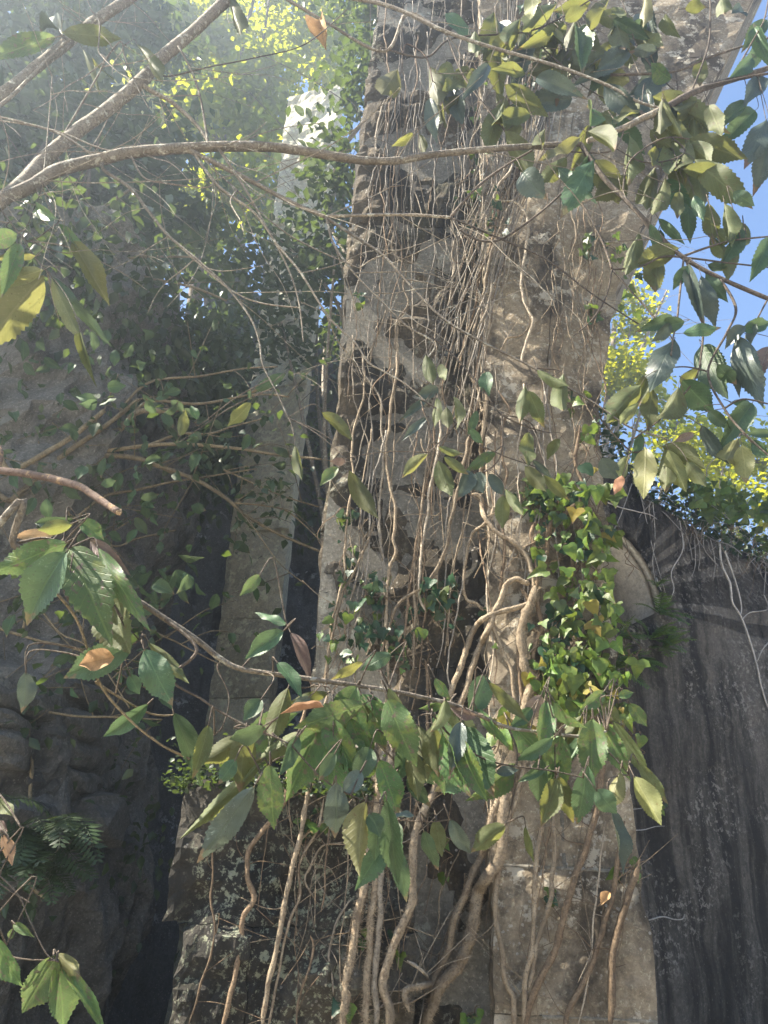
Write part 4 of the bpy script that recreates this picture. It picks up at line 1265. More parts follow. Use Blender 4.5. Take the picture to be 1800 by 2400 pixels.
branch('MR 510,320 512,450 490,520 440,560 395,570', 9, 6, 2.1, mat='twig')
branch('MR 500,315 640,360 690,540', 7, 5, 2.1, mat='twig')
branch('MR 160,250 270,320 380,420 440,470', 7, 4, 2.1, mat='twig')
branch('MR 190,480 200,400 160,260', 6, 5, 2.1, mat='twig')
branch('MR 440,460 530,500 620,530 700,560', 7, 4, 2.1, mat='twig')
branch('MR 640,115 760,130 620,190', 7, 4, 2.15, mat='twig')
# the low branch with the big leaves, nearest to the camera, belongs to a slender young tree
TX2 = TX + .55
low_root = thing('young_tree', 'young tree reaching in low from the left, its lichened branch hung with big toothed leaves', 'tree', (TX2, 1.6, 0))
b = MB()
tp_ = [Vector(v) for v in catmull([(TX2, 1.6, -.05), (TX2 + .02, 1.58, .5), (TX2 - .03, 1.6, 1.1), (TX2 - .1, 1.5, 2.0), (TX2 - .25, 1.4, 2.9)], 9)]
b.tube(tp_, [.034 - .022 * i / len(tp_) for i in range(len(tp_))], 10, bump=.12)
put(b.build('trunk', MAT['limb'], None), low_root)
CUR = low_root
TLO = lambda z: (TX2, 1.6, z)
SAMP_UP, SAMP = SAMP, []
branch('ML -60,860 60,880 220,960 420,1040 590,1120 700,1190 850,1290 950,1370 1040,1415 1200,1440 1350,1460|BR 0,30 150,60 300,95 430,150 540,195 650,210 850,232 960,210', 34, 12, 1.12, .32,
       pre=[TLO(.8), (TX2 + .15, 1.45, 1.2)], snap=False, mat='limb')
branch('ML 700,1190 850,1330|BL 740,-20 870,70 1020,165 1200,240 1260,270', 16, 8, 1.2, mat='twig')
branch('BL 940,-60 990,60 960,190 900,240', 9, 5, 1.2, mat='twig')
branch('ML 60,870 180,1020 330,1200|BL 430,0 560,160 700,270 820,330', 15, 10, 1.15, .2, mat='shrub_stem')
branch('BL 430,10 640,130 760,140', 12, 6, 1.2, .1, mat='shrub_stem')
branch('BL 1300,20 1420,20 1440,130', 9, 6, 1.25, mat='twig')
branch('BL 1180,220 1250,300 1180,340 1110,430', 8, 5, 1.25, mat='twig')
branch('BL 1260,270 1400,420 1550,500 1640,520', 9, 5, 1.25, mat='twig')
branch('BR 540,200 575,300 565,420 545,600', 10, 8, 1.35, mat='twig')
branch('BR 200,120 320,260 480,345 720,380 860,410', 11, 6, 1.35, mat='twig')
branch('BR 740,215 740,400 750,420', 6, 5, 1.4, mat='twig')
branch('BR 850,232 960,290 1060,400', 9, 5, 1.4, mat='twig')
branch('BR 20,40 40,300 60,560 180,600 290,590', 9, 4, 1.3, mat='twig')
branch('ML 1040,1415 1130,1320 1240,1240', 9, 5, 1.25, mat='twig')
branch('ML 60,875 200,850 300,895', 13, 9, 1.12, mat='twig')
branch('ML 430,1045 560,1240 620,1310', 10, 6, 1.15, mat='twig')
branch('ML 430,1045 480,1120 560,1280', 8, 6, 1.15, mat='twig')
branch('BL -60,800 0,835 80,920 130,1030 200,1170 250,1205', 9, 6, 1.25, pre=[TLO(.45), (TX2 + .2, 1.5, .8)], snap=False, mat='twig')
branch('BL -80,840 0,870 60,910 130,950', 8, 5, 1.3, mat='twig')
branch('BL -80,1080 20,1170 110,1195 240,1200', 7, 5, 1.25, pre=[TLO(.4)], snap=False, mat='twig')
# tangle of fine bare twigs hanging off the upper branches
b = MB()
q = random.Random(15)
cand = [s_ for s_ in SAMP_UP if -50 < s_[0] < 1500 and -50 < s_[1] < 850]
for k in range(150):
    s_ = q.choice(cand)
    p_ = s_[2].copy()
    d = Vector((q.gauss(.45, .6), q.gauss(0, .25), q.gauss(-.35, .55))).normalized()
    L = q.uniform(.15, .75)
    pts = [tuple(p_)]
    for _ in range(4):
        d = (d + Vector((q.gauss(0, .16), q.gauss(0, .1), q.gauss(-.04, .16)))).normalized()
        p_ = p_ + d * L / 4
        pts.append(tuple(p_))
    P = [Vector(v) for v in catmull(pts, 4)]
    r0 = q.uniform(.0014, .0032)
    b.tube(P, [r0 * (1 - .6 * i / len(P)) for i in range(len(P))], 5, cap=False)
    for _ in range(q.choice((0, 1, 2))):
        o_ = P[q.randrange(4, len(P))]
        e = o_ + Vector((q.gauss(.05, .08), q.gauss(0, .04), q.gauss(-.02, .08)))
        b.tube([o_, (o_ + e) / 2 + Vector((0, 0, .006)), e], [.0012, .001, .0007], 4, cap=False)
put(b.build('fine_twigs', MAT['limb'], None, kind='stuff'), tree_root)
# a sawn-off limb with peeling bark
SAMP_LOW = SAMP
SAMP = SAMP_UP + SAMP_LOW
CUR = tree_root
o, P = branch('ML -120,545 0,558 150,578 330,622 400,662 512,738', 36, 31, 1.95, -.2, mat='broken', pre=[TL_(1.95)], snap=False, samp=False, label='grey-brown sawn-off limb with peeling bark', bump=.16)
b = MB()
d = (P[-1] - P[-3]).normalized()
b.tube([P[-1] - d * .002, P[-1] + d * .004], [.97 * 31 * .5425 / F * (P[-1] - CAM).dot(fwd) / 2, .80 * 31 * .5425 / F * (P[-1] - CAM).dot(fwd) / 2], 10, bump=.5)
put(b.build('cut_face', MAT['cut'], None), tree_root)

LEAVES = """TL
g 245,160 -50,235 85|c 270,150 155,32 55|o 265,140 525,165 85|o 355,210 520,455 85|o 590,190 735,378 62|o 975,-40 1072,190 58|c -30,220 12,365 45
g 250,950 98,872 62|g 250,965 390,1112 40|y 312,1040 466,1305 92|y 222,1200 350,1490 62|d 215,1185 432,1470 55|y 192,1190 -90,1490 200|y 188,1165 -30,1235 72|g 85,1050 8,1275 78|y 155,1105 -20,1108 48|g 75,1010 -60,1055 85
TR
y 640,-30 652,125 78|o 590,80 502,216 75|o 475,50 450,212 82|o 392,132 390,264 56|o 742,130 630,195 62|o 892,10 742,52 62|o 1005,90 1032,242 92|d 990,82 1135,162 58|y 1130,-30 1130,136 56|o 842,180 845,318 56|o 775,188 755,384 62
o 520,365 712,494 86|o 632,490 492,520 86|o 612,322 468,300 62|o 346,418 226,488 62|y 126,576 38,630 40|o 150,578 182,672 42|y 60,298 -20,432 105|g 888,548 930,418 102|o 878,568 1064,634 92|o 520,562 642,770 98|y 852,592 652,738 56|c 600,742 672,842 118|d 735,712 882,845 62
y 915,688 1012,868 112|d 905,690 800,874 104|y 790,808 812,908 62|y 1062,352 908,308 88|c 1160,335 1118,475 108|g 1242,342 1138,288 82|c 1188,212 1082,228 52|o 1160,415 1454,548 122|y 1208,440 1288,595 46|o 1318,600 1545,684 112|o 1308,620 1455,712 82|o 1258,678 1312,835 96|o 1338,688 1556,866 114
o 1216,765 1168,960 74|o 1276,826 1252,974 58|d 1310,842 1316,1024 68|o 1400,876 1432,1032 78|o 1470,876 1502,1060 74|d 1183,942 1284,1044 42|o 1102,998 1048,1184 78|d 1148,966 1208,1124 46|d 1340,842 1372,930 52|d 1672,1026 1586,1206 84|c 1308,1146 1384,1414 52|c 1370,1190 1432,1390 78|d 1388,1182 1474,1294 58|d 1398,1142 1494,1178 46|d 1312,1148 1252,1244 54
c 1655,515 1578,676 94|c 1660,616 1618,796 94|d 1604,476 1476,594 84|d 1655,85 1566,184 70|d 1645,178 1558,304 76|d 1600,118 1652,264 62|d 1565,436 1456,528 64|d 1508,828 1594,884 62|d 1290,1440 1455,1404 62|c 1560,1408 1476,1480 62|d 1545,1430 1668,1392 64|c 1600,1400 1580,1480 62|d 1300,1390 1170,1420 70|d 1250,1370 1130,1420 60|c 1240,1400 1180,1470 60
o 950,40 860,120 70|o 1010,30 1010,110 66|o 780,90 870,30 60|y 700,120 780,190 50|o 1210,70 1240,150 60|o 1300,40 1390,20 60|o 1460,-20 1470,60 66|c 1500,60 1590,30 60|d 1590,250 1500,330 70|c 1640,330 1570,430 80|o 1150,560 1240,640 66|o 1180,640 1120,740 60
MR
c 1256,-10 1148,164 124|o 1182,116 1086,256 72|o 1112,186 966,346 114|y 1102,264 1008,366 48|o 1272,196 1208,406 112|d 1288,166 1416,306 124|o 1162,206 1118,406 84|d 1370,16 1464,226 134|c 1520,-30 1602,246 114|p 1665,20 1588,206 84|d 1592,266 1478,424 94|d 1500,262 1604,278 36|c 1370,362 1472,524 74|y 1532,416 1448,574 94|y 1545,446 1572,614 88|d 1568,400 1690,396 44|d 1590,430 1668,500 60
y 1130,458 1132,712 102|o 1220,446 1226,668 78|y 1226,466 1302,644 84|o 1198,452 1404,532 94|o 1308,516 1388,624 64|c 938,504 1006,598 88|y 1052,492 1008,612 54|d 1110,396 1078,514 54|b 1032,578 990,654 48|p 1342,398 1256,432 38|d 1400,300 1485,372 56|o 1360,120 1280,220 70|d 1440,100 1520,190 70|c 1560,90 1510,210 60
o 610,192 588,358 58|o 624,212 688,364 68|o 776,138 744,354 78|o 658,122 794,192 52|o 626,392 598,564 74|y 190,486 62,582 52|o 234,512 288,684 82|o 236,455 332,496 38|o 258,498 362,574 42|g 487,473 356,552 50|c 376,562 338,664 70|c 398,566 424,650 80|c 452,572 524,668 54|o 516,662 508,806 68|o 608,536 698,646 64|c 640,512 722,588 30|o 688,578 794,684 50|o 524,636 602,758 44
d 440,132 442,220 64|o 180,56 212,196 58|c 236,204 152,232 58|o 226,242 228,374 54|o 270,282 276,380 54|o 298,236 352,394 54|c 190,328 82,418 38|c 192,243 78,332 34|d 402,298 366,404 40|d 372,376 424,444 40|o 240,98 274,184 44|o 760,420 700,500 50
ML
o 345,-40 376,134 38|y 1086,264 998,368 64|d 1236,138 1096,218 50|o 1274,448 1302,594 44|o 1388,306 1534,414 58|o 1508,556 1624,780 80|g 1462,544 1382,608 54|p 1498,520 1428,521 36|o 780,410 800,300 50|g 850,340 830,270 40
g 292,888 462,1216 195|d 290,905 70,1200 190|g 292,868 -70,1012 126|p 390,858 554,1004 82|g 420,888 594,1206 84|o 472,1126 554,1336 184|d 470,1008 524,1226 146|g 340,768 444,854 74|b 242,830 76,842 54|d 322,768 118,794 50|o 316,788 156,818 64|p 302,998 284,1116 54
d 578,1308 276,1454 136|d 622,1328 724,1550 136|o 640,1298 818,1482 56|d 1242,1226 1106,1154 46|d 1228,1248 1066,1366 84|p 1254,1258 1354,1446 56|d 1196,1388 1312,1504 74|y 1572,1384 1448,1464 44|d 1692,1348 1562,1412 70|c 112,1428 104,1574 74|g 1126,1008 1044,1094 54|d 560,1440 600,1520 60
BL
c 116,-30 110,114 78|d 642,90 438,256 74|d 750,128 878,412 86|o 902,180 848,396 74|o 1246,18 1160,276 94|g 1402,140 1244,496 146|g 1166,348 1176,630 118|c 1102,444 848,796 116|o 1132,340 804,662 64|g 1412,158 1528,376 116|g 1542,12 1438,182 110|g 1440,238 1446,508 116|g 1560,48 1662,262 128|d 1142,188 998,244 96|d 1130,70 1056,160 74|c 1452,428 1462,676 114|y 1582,508 1508,812 124|o 1422,44 1238,92 50|d 1602,278 1540,424 96|c 1560,380 1490,480 80|d 1020,330 950,430 70|d 1450,300 1380,420 60
g 247,1172 102,1418 134|g 245,1212 302,1496 136|g 260,1212 464,1478 56|y 243,1168 344,1266 64|g -20,1098 72,1336 94|d -40,1058 12,1296 60|b 8,656 52,784 56|o -20,500 60,590 60|p -10,600 30,640 40|g 60,1040 128,1090 36|g 60,1060 40,1110 30|d 700,20 740,110 60|c 1340,60 1250,130 60|d 1650,700 1560,880 100|d 1600,560 1640,660 80
BR
g 10,62 120,352 146|o 18,18 154,226 72|g 288,64 156,112 46|g 220,-20 280,70 60|d 442,-34 378,136 116|o 266,68 224,240 66|p 402,142 282,120 50|g 198,236 278,472 88|c 332,168 298,366 78|d 348,186 468,478 134|g 398,108 518,284 48|o 448,-4 610,166 54|p 682,52 618,166 74|g 702,78 678,286 82|g 733,78 854,224 60|o 858,138 758,296 50
g 900,152 894,428 124|g 933,168 1054,404 92|o 988,162 1154,424 64|y 1078,402 1194,606 98|o 1098,348 1214,516 62|y 1022,382 978,576 74|d 882,356 838,622 98|o 754,402 822,614 74|o 747,412 682,612 94|d 914,462 1004,564 94|c 982,542 1034,816 88|d 732,238 576,348 62|d 702,368 586,424 38|c 484,390 578,374 48|o 527,612 382,726 88|c 284,586 374,756 68
d 170,636 222,822 68|o 222,588 248,746 68|d 10,500 60,860 100|d 50,700 98,950 74|d 100,408 194,528 64|c 40,580 136,578 40|o 610,616 642,776 34|g 952,38 868,114 64|g 1058,88 1134,186 58|o 940,90 1020,170 60|d 60,600 20,740 80|d 130,240 60,420 100|g -20,330 60,560 110|d -20,560 -40,760 100|c 120,300 170,430 80|g 1010,60 1080,40 40|d 640,110 560,190 60"""
q = random.Random(77)
TW = {tree_root.name: MB(), low_root.name: MB()}
NL = {tree_root.name: 0, low_root.name: 0}
NLEAF = 0
zone = None
def tree_leaf(kind, bp, tp, wpx, Yoff=None):
    """one traced leaf: its base hangs from the nearest twig"""
    s = nearest_samp(*bp)
    Yb = max(.75, s[2].y + (Yoff if Yoff is not None else q.uniform(-.06, .05)))
    B = W(bp[0], bp[1], Yb)
    z = (B - CAM).dot(fwd)
    Lpx = math.hypot(tp[0] - bp[0], tp[1] - bp[1])
    T = W(tp[0], tp[1], Yb + q.uniform(-.45, .35) * Lpx / F * z)
    wid = wpx / F * z * .98
    flip = kind in 'oyb' and q.random() < .85
    o = bpy.data.objects.new('leaf', q.choice(LEAF[kind]))
    COL.objects.link(o)
    put(o, s[3])
    NL[s[3].name] += 1
    o.matrix_basis = leaf_matrix(B, B + (T - B) * 1.06, wid, q.gauss(0, .32), flip=flip)
    # stalk, leaving the twig and meeting the leaf base
    y = (T - B).normalized()
    near = s[2]
    d = (near - B).length
    mid = B - y * min(.03, d * .4) + Vector((0, 0, min(.012, d * .1)))
    P = [Vector(v) for v in catmull([tuple(near), tuple((near + mid) / 2 + Vector((0, 0, d * .06))), tuple(mid), tuple(B + y * .004)], 4)]
    TW[s[3].name].tube(P, [max(.0009, .0017 - .0008 * i / len(P)) if d < .12 else .0022 - .0011 * i / len(P) for i in range(len(P))], 5)
    return o, B, T
for line in LEAVES.split('\n'):
    if len(line) == 2:
        zone = ZONES[line]
        continue
    for it in line.split('|'):
        k, a, c, w = it.split()
        f = lambda s: (zone[0] + float(s.split(',')[0]) * zone[2], zone[1] + float(s.split(',')[1]) * zone[2])
        tree_leaf(k, f(a), f(c), float(w) * zone[2])
        NLEAF += 1
def extra(zs, n, kinds, size):
    for _ in range(n):
        x, y, rx, ry = q.choice(zs)
        bp = (x + q.uniform(-rx, rx), y + q.uniform(-ry, ry))
        s = nearest_samp(*bp)
        d = math.hypot(s[0] - bp[0], s[1] - bp[1])
        if d > 45:
            bp = (s[0] + (bp[0] - s[0]) * 40 / d, s[1] + (bp[1] - s[1]) * 40 / d)
        a = q.gauss(math.pi / 2, .7)
        L = size * q.uniform(.7, 1.2)
        tree_leaf(q.choice(kinds), bp, (bp[0] + math.cos(a) * L, bp[1] + math.sin(a) * L), L * q.uniform(.36, .5), q.uniform(-.04, .12))
print('traced leaves', NLEAF, NL)
extra([(1250, 120, 200, 110), (1500, 150, 160, 120), (1450, 330, 180, 90), (1640, 520, 140, 130), (1100, 150, 120, 120), (1350, 60, 220, 70), (1560, 300, 120, 120)], 84, 'ooodcoo', 100)
extra([(720, 1680, 230, 60), (960, 1690, 120, 80), (1200, 1730, 180, 60)], 34, 'gdogo', 135)
for r_ in (tree_root, low_root):
    put(TW[r_.name].build('leaf_stalks', MAT['twig'], None, kind='stuff'), r_)
print('leaves', NL)

# dead leaves that have come to rest on the living ones
def dead_leaf(label, z, bp, tp, w, curl, dy):
    p = path('%s %d,%d %d,%d' % (z, *bp, *tp))
    s = nearest_samp(*p[0])
    Y = s[2].y + dy
    B, T = W(*p[0], Y), W(*p[1], Y - .01)
    zz = (B - CAM).dot(fwd)
    me = leaf_mesh('dead_leaf', LK['b'], .12, .1, .09, ph=bp[0], curl=curl, tooth=.04)
    o = link('dead_leaf', me)
    o.matrix_world = leaf_matrix(B, T, w * .5425 / F * zz, .3)
    tag(o, label, 'dead leaf')
dead_leaf('crumpled tan dead leaf lying on a dark green leaf at the left', 'ML', (495, 1365), (335, 1395), 110, .9, -.05)
dead_leaf('rolled pale brown dead leaf caught above the cluster of big green leaves', 'BL', (1400, 105), (1205, 130), 85, 2.9, -.09)
dead_leaf('curled orange-brown dead leaf caught on twigs before the backlit leaves', 'TL', (1380, 85), (1400, 200), 130, 1.6, -.03)
dead_leaf('small torn brown dead leaf dangling near the sawn-off vine', 'BR', (975, 905), (935, 960), 60, 1.5, 1.9)

# ------------------------------------------------------------------ trees and shrubs behind
def crown_points(blobs):
    """blobs: (px, py, Y, rx, ry, rz, n) crown lumps placed where they stand"""
    out = []
    for px, py, Y, rx, ry, rz, n in blobs:
        c = W(px, py, Y)
        # many little clumps inside each lump leave gaps between them
        k = max(4, n // 55)
        cc = ellipsoid_points(tuple(c), (rx, ry, rz), k, .2)
        pts = cc[rng.integers(0, k, n)] + rng.normal(0, .16, (n, 3)) * np.array([1.2, 1.2, .7])
        out.append(pts)
    return np.concatenate(out)

def leafy_tree(name, label, cat, blobs, trunk_pts, r0, size, fol, leafkind, nparts, group=None, limbs=7, droop=.35, bark='limb', squash=.6):
    P = crown_points(blobs)
    base = Vector(trunk_pts[0])
    root = thing(name, label, cat, base, group)
    tp = [Vector(v) for v in catmull(trunk_pts, 8)]
    b = MB()
    b.tube(tp, [r0 * (1 - .7 * i / (len(tp) - 1)) for i in range(len(tp))], 10, bump=.12)
    put(b.build('trunk', MAT[bark], None), root)
    q = random.Random(len(label))
    b = MB()
    for k in range(limbs):
        e = Vector(P[q.randrange(len(P))])
        o = tp[q.randrange(len(tp) // 3, len(tp))]
        mid = (o + e) / 2 + Vector((q.uniform(-.3, .3), q.uniform(-.3, .3), q.uniform(-.1, .4)))
        pp = [Vector(v) for v in catmull([tuple(o), tuple(mid), tuple(e)], 6)]
        b2 = MB()
        b2.tube(pp, [r0 * .38 * (1 - .8 * i / len(pp)) + .003 for i in range(len(pp))], 6, bump=.1)
        put(b2.build('limb', MAT[bark], None), root)
        for _ in range(5):
            s = pp[q.randrange(4, len(pp))]
            e2 = s + Vector((q.gauss(0, .5), q.gauss(0, .5), q.gauss(.1, .35)))
            p3 = [Vector(v) for v in catmull([tuple(s), tuple((s + e2) / 2 + Vector((0, 0, .08))), tuple(e2)], 4)]
            b.tube(p3, [.007 * (1 - .7 * i / len(p3)) for i in range(len(p3))], 4, cap=False)
    put(b.build('twigs', MAT[bark], None, kind='stuff'), root)
    put(link('foliage', scatter_mesh('foliage', P, size, FOL[fol], droop, squash), kind='stuff'), root)
    if nparts:
        # the leaves nearest to the camera are parts of their own
        d = np.linalg.norm(P - np.array(CAM)[None], axis=1)
        idx = np.argsort(d)[:min(len(P), nparts * 4)]
        for i in rng.permutation(idx)[:nparts]:
            B = Vector(P[i]) + Vector((q.gauss(0, .1), -.05, q.gauss(0, .1)))
            D = Vector((q.gauss(0, .7), q.gauss(0, .7), q.gauss(-.5, .4))).normalized()
            L = size * q.uniform(.9, 1.5)
            y = D
            zz = Vector((q.gauss(0, .4), q.gauss(0, .4), 1)).normalized()
            zz = (zz - y * zz.dot(y)).normalized()
            m = Matrix((y.cross(zz) * L * .5, y * L, zz * L)).transposed().to_4x4()
            m.translation = B
            o = bpy.data.objects.new('leaf', q.choice(LEAF[leafkind]))
            COL.objects.link(o)
            put(o, root)
            o.matrix_basis = m
    return root

def gx(px, Y, py=1900):
    P = W(px, py, Y)
    return P.x
leafy_tree('canopy_tree', 'tall backlit tree behind the arching limb, glowing yellow-green', 'tree',
           [(640, 200, 8.6, .8, .5, .7, 1300), (480, 60, 8.6, .9, .5, .8, 1500), (520, 300, 8.7, .8, .5, .6, 1200), (780, 60, 8.8, .7, .5, .7, 900), (330, 60, 8.4, .8, .5, .7, 1300), (640, -60, 8.8, 1.2, .8, .7, 1100), (560, 430, 8.6, .8, .4, .5, 900), (400, 500, 8.5, .7, .4, .4, 700)],
           [(gx(430, 9), 9.2, 0), (gx(430, 9) + .1, 9.2, 4), (W(520, 420, 9.0).x, 9.0, 8), tuple(W(560, 150, 8.8))], .16, .15, 'canopy', 's', 250, 'trees behind the ruin', bark='twig')
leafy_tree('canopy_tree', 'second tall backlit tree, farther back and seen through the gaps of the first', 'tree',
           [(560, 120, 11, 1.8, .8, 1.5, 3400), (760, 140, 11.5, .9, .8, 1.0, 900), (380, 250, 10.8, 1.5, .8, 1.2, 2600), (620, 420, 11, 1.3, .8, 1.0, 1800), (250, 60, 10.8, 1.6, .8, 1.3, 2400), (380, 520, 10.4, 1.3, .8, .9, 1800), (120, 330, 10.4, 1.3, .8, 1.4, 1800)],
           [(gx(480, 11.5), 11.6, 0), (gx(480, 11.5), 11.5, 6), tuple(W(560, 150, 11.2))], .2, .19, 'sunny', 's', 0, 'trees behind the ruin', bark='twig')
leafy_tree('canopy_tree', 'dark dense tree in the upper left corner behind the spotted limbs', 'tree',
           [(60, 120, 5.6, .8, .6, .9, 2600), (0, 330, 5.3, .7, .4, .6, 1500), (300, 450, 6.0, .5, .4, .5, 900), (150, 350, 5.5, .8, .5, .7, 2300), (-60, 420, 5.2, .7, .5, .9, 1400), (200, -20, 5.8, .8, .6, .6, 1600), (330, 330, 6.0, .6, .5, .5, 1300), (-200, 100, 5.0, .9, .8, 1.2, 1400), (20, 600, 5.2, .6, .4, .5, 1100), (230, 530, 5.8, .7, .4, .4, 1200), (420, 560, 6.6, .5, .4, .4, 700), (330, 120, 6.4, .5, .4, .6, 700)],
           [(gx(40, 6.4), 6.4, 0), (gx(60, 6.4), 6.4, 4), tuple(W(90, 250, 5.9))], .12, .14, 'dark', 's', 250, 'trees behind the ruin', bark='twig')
leafy_tree('evergreen_bush', 'dark green bush filling the gap left of the pier above the pillar', 'bush',
           [(810, 430, 5.2, .16, .3, .6, 420), (860, 170, 5.2, .3, .4, .7, 800), (560, 640, 6.0, .5, .3, .5, 450), (770, 640, 5.4, .2, .3, .5, 300), (880, 20, 5.0, .4, .4, .6, 700), (640, 780, 5.9, .5, .3, .3, 120), (740, 560, 7.6, .6, .3, .6, 600), (800, 760, 7.6, .4, .3, .5, 400), (700, 650, 5.9, .3, .3, .4, 420), (640, 800, 5.9, .3, .3, .3, 160)],
           [(gx(800, 5.9), 6.0, 0), (gx(770, 5.9), 5.9, 4), tuple(W(800, 350, 5.6))], .07, .105, 'dark', 's', 200, None, limbs=9)
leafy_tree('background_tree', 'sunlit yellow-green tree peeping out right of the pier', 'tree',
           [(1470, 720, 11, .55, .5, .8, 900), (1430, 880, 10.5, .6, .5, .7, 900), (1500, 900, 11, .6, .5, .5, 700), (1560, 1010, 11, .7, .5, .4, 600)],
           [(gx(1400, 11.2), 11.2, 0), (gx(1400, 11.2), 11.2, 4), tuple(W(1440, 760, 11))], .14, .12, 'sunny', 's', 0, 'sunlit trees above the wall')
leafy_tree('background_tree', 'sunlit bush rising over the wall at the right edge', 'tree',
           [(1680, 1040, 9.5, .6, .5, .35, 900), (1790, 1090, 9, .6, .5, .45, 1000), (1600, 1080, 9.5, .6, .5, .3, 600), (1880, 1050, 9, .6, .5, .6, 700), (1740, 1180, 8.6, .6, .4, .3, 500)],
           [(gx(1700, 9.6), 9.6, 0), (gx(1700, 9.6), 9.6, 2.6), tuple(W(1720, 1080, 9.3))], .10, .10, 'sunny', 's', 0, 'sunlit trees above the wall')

# ------------------------------------------------------------------ the bare-branched shrub between cliff and pier
shrub = thing('understory_shrub', 'sprawling half-bare shrub with yellowish stems before the dark recess', 'shrub', (gx(-80, 4.3), 4.3, 0))
SAMP_TREE = SAMP
SAMP = []
bx = gx(-80, 4.3)
for k, (p, w0, w1, Y, dY) in enumerate([
        ('ML -100,600 60,560 230,480 400,480 640,450 800,445 1000,460 1200,490 1390,510', 30, 10, 4.2, .3),
        ('ML 300,490 560,500 690,540 850,600 980,680 1060,750 1200,830 1390,910', 26, 11, 4.2, .2),
        ('ML 300,760 450,670 600,640 730,610 860,590 1110,550', 17, 7, 4.3, .2),
        ('ML 640,450 780,400 900,400 1000,370 1130,335', 14, 6, 4.25, .1),
        ('ML 420,480 520,380 600,305 740,300 785,283', 26, 22, 4.1, .1),
        ('ML 520,380 640,262 860,270 1100,230 1250,240', 19, 7, 4.2, .2),
        ('ML 500,330 640,180 870,150 1050,118 1200,110', 16, 6, 4.2, .2),
        ('ML -80,800 60,680 250,510 450,370 600,250', 34, 18, 4.1, .1),
        ('ML -60,620 60,560 300,420 450,300', 36, 20, 4.0, .2),
        ('ML 60,690 160,500 170,380 230,250', 11, 7, 4.1, .1),
        ('ML 980,560 1200,660 1380,716', 10, 7, 4.4, .1),
        ('ML 1020,700 1140,710 1250,740 1390,865', 9, 6, 4.4, .1),
        ('ML 1060,750 1200,950 1320,1050', 6, 4, 4.4, 0),
        ('ML -60,1200 0,1240 160,1290 330,1330 460,1400', 22, 9, 4.0, .1),
        ('ML 140,1130 260,1260 390,1330|BL 560,110', 12, 6, 4.0, -.1),
        ('BL -60,100 100,110 330,145 480,148 700,160', 14, 8, 4.0, .2),
        ('BL 20,120 90,200 135,330 130,480 118,700 125,860 210,940', 20, 14, 3.9, .1),
        ('TL 0,1250 150,1100 380,940 560,820', 26, 14, 4.4, .3),
        ('TL 220,1160 380,1140 620,1110 830,1110', 16, 9, 4.4, .3),
        ('TL 460,1150 640,1200 830,1240 980,1300', 18, 9, 4.5, .2),
        ('ML 580,1240 720,1280 840,1340 960,1400', 11, 6, 4.1, .2),
        ('ML 480,880 600,850 760,815', 9, 8, 3.9, .2)]):
    pre = [(bx, 4.3, 0), (bx + .1, 4.25, 1.2)] if k in (0, 7, 8, 13, 17) else None
    branch(p, w0, w1, Y, dY, mat='shrub_stem', name='stem', pre=pre, snap=k not in (0, 7, 8, 13, 17), parent=shrub, bump=.14)
q = random.Random(9)
b = MB()
ST = [s for s in SAMP if -200 < s[0] < 800 and s[2].z > 1.2]
TIPS = []
for _ in range(150):
    s = q.choice(ST)[2]
    d = Vector((q.uniform(-.4, 1), q.uniform(-.4, .3), q.gauss(.05, .4))).normalized() * q.uniform(.15, .6)
    P = [Vector(v) for v in catmull([tuple(s), tuple(s + d * .5 + Vector((0, 0, q.uniform(-.04, .06)))), tuple(s + d)], 5)]
    b.tube(P, [.0042 * (1 - .7 * i / len(P)) for i in range(len(P))], 4, cap=False)
    TIPS += P[3:]
put(b.build('twigs', MAT['shrub_stem'], None, kind='stuff'), shrub)
for k in range(290):
    if q.random() < .65:
        x, y = q.choice([(q.gauss(130, 130), q.gauss(830, 90)), (q.gauss(330, 110), q.gauss(960, 80)), (q.gauss(340, 60), q.gauss(1100, 70)), (q.gauss(100, 120), q.gauss(900, 160)), (q.gauss(400, 70), q.gauss(1350, 40))])
        B = W(x, y, q.uniform(3.6, 4.4))
        near = min(TIPS, key=lambda v: (v - B).length_squared)
        if (near - B).length > .45:
            B = near + (B - near) * .3
    else:
        B = q.choice(TIPS)
    T = B + Vector((q.gauss(.3, .6), q.gauss(-.2, .5), q.gauss(-.6, .4))).normalized() * q.uniform(.07, .14)
    o = bpy.data.objects.new('leaf', q.choice(LEAF['s']))
    COL.objects.link(o)
    put(o, shrub)
    o.matrix_basis = leaf_matrix(B, T, (T - B).length * q.uniform(.4, .55), q.gauss(0, .8))
P = np.array([tuple(v + Vector((q.gauss(0, .12), q.gauss(0, .12), q.gauss(0, .12)))) for v in (q.choice(TIPS) for _ in range(900))])
put(link('foliage', scatter_mesh('foliage', P, .07, FOL['dark'], .5), kind='stuff'), shrub)

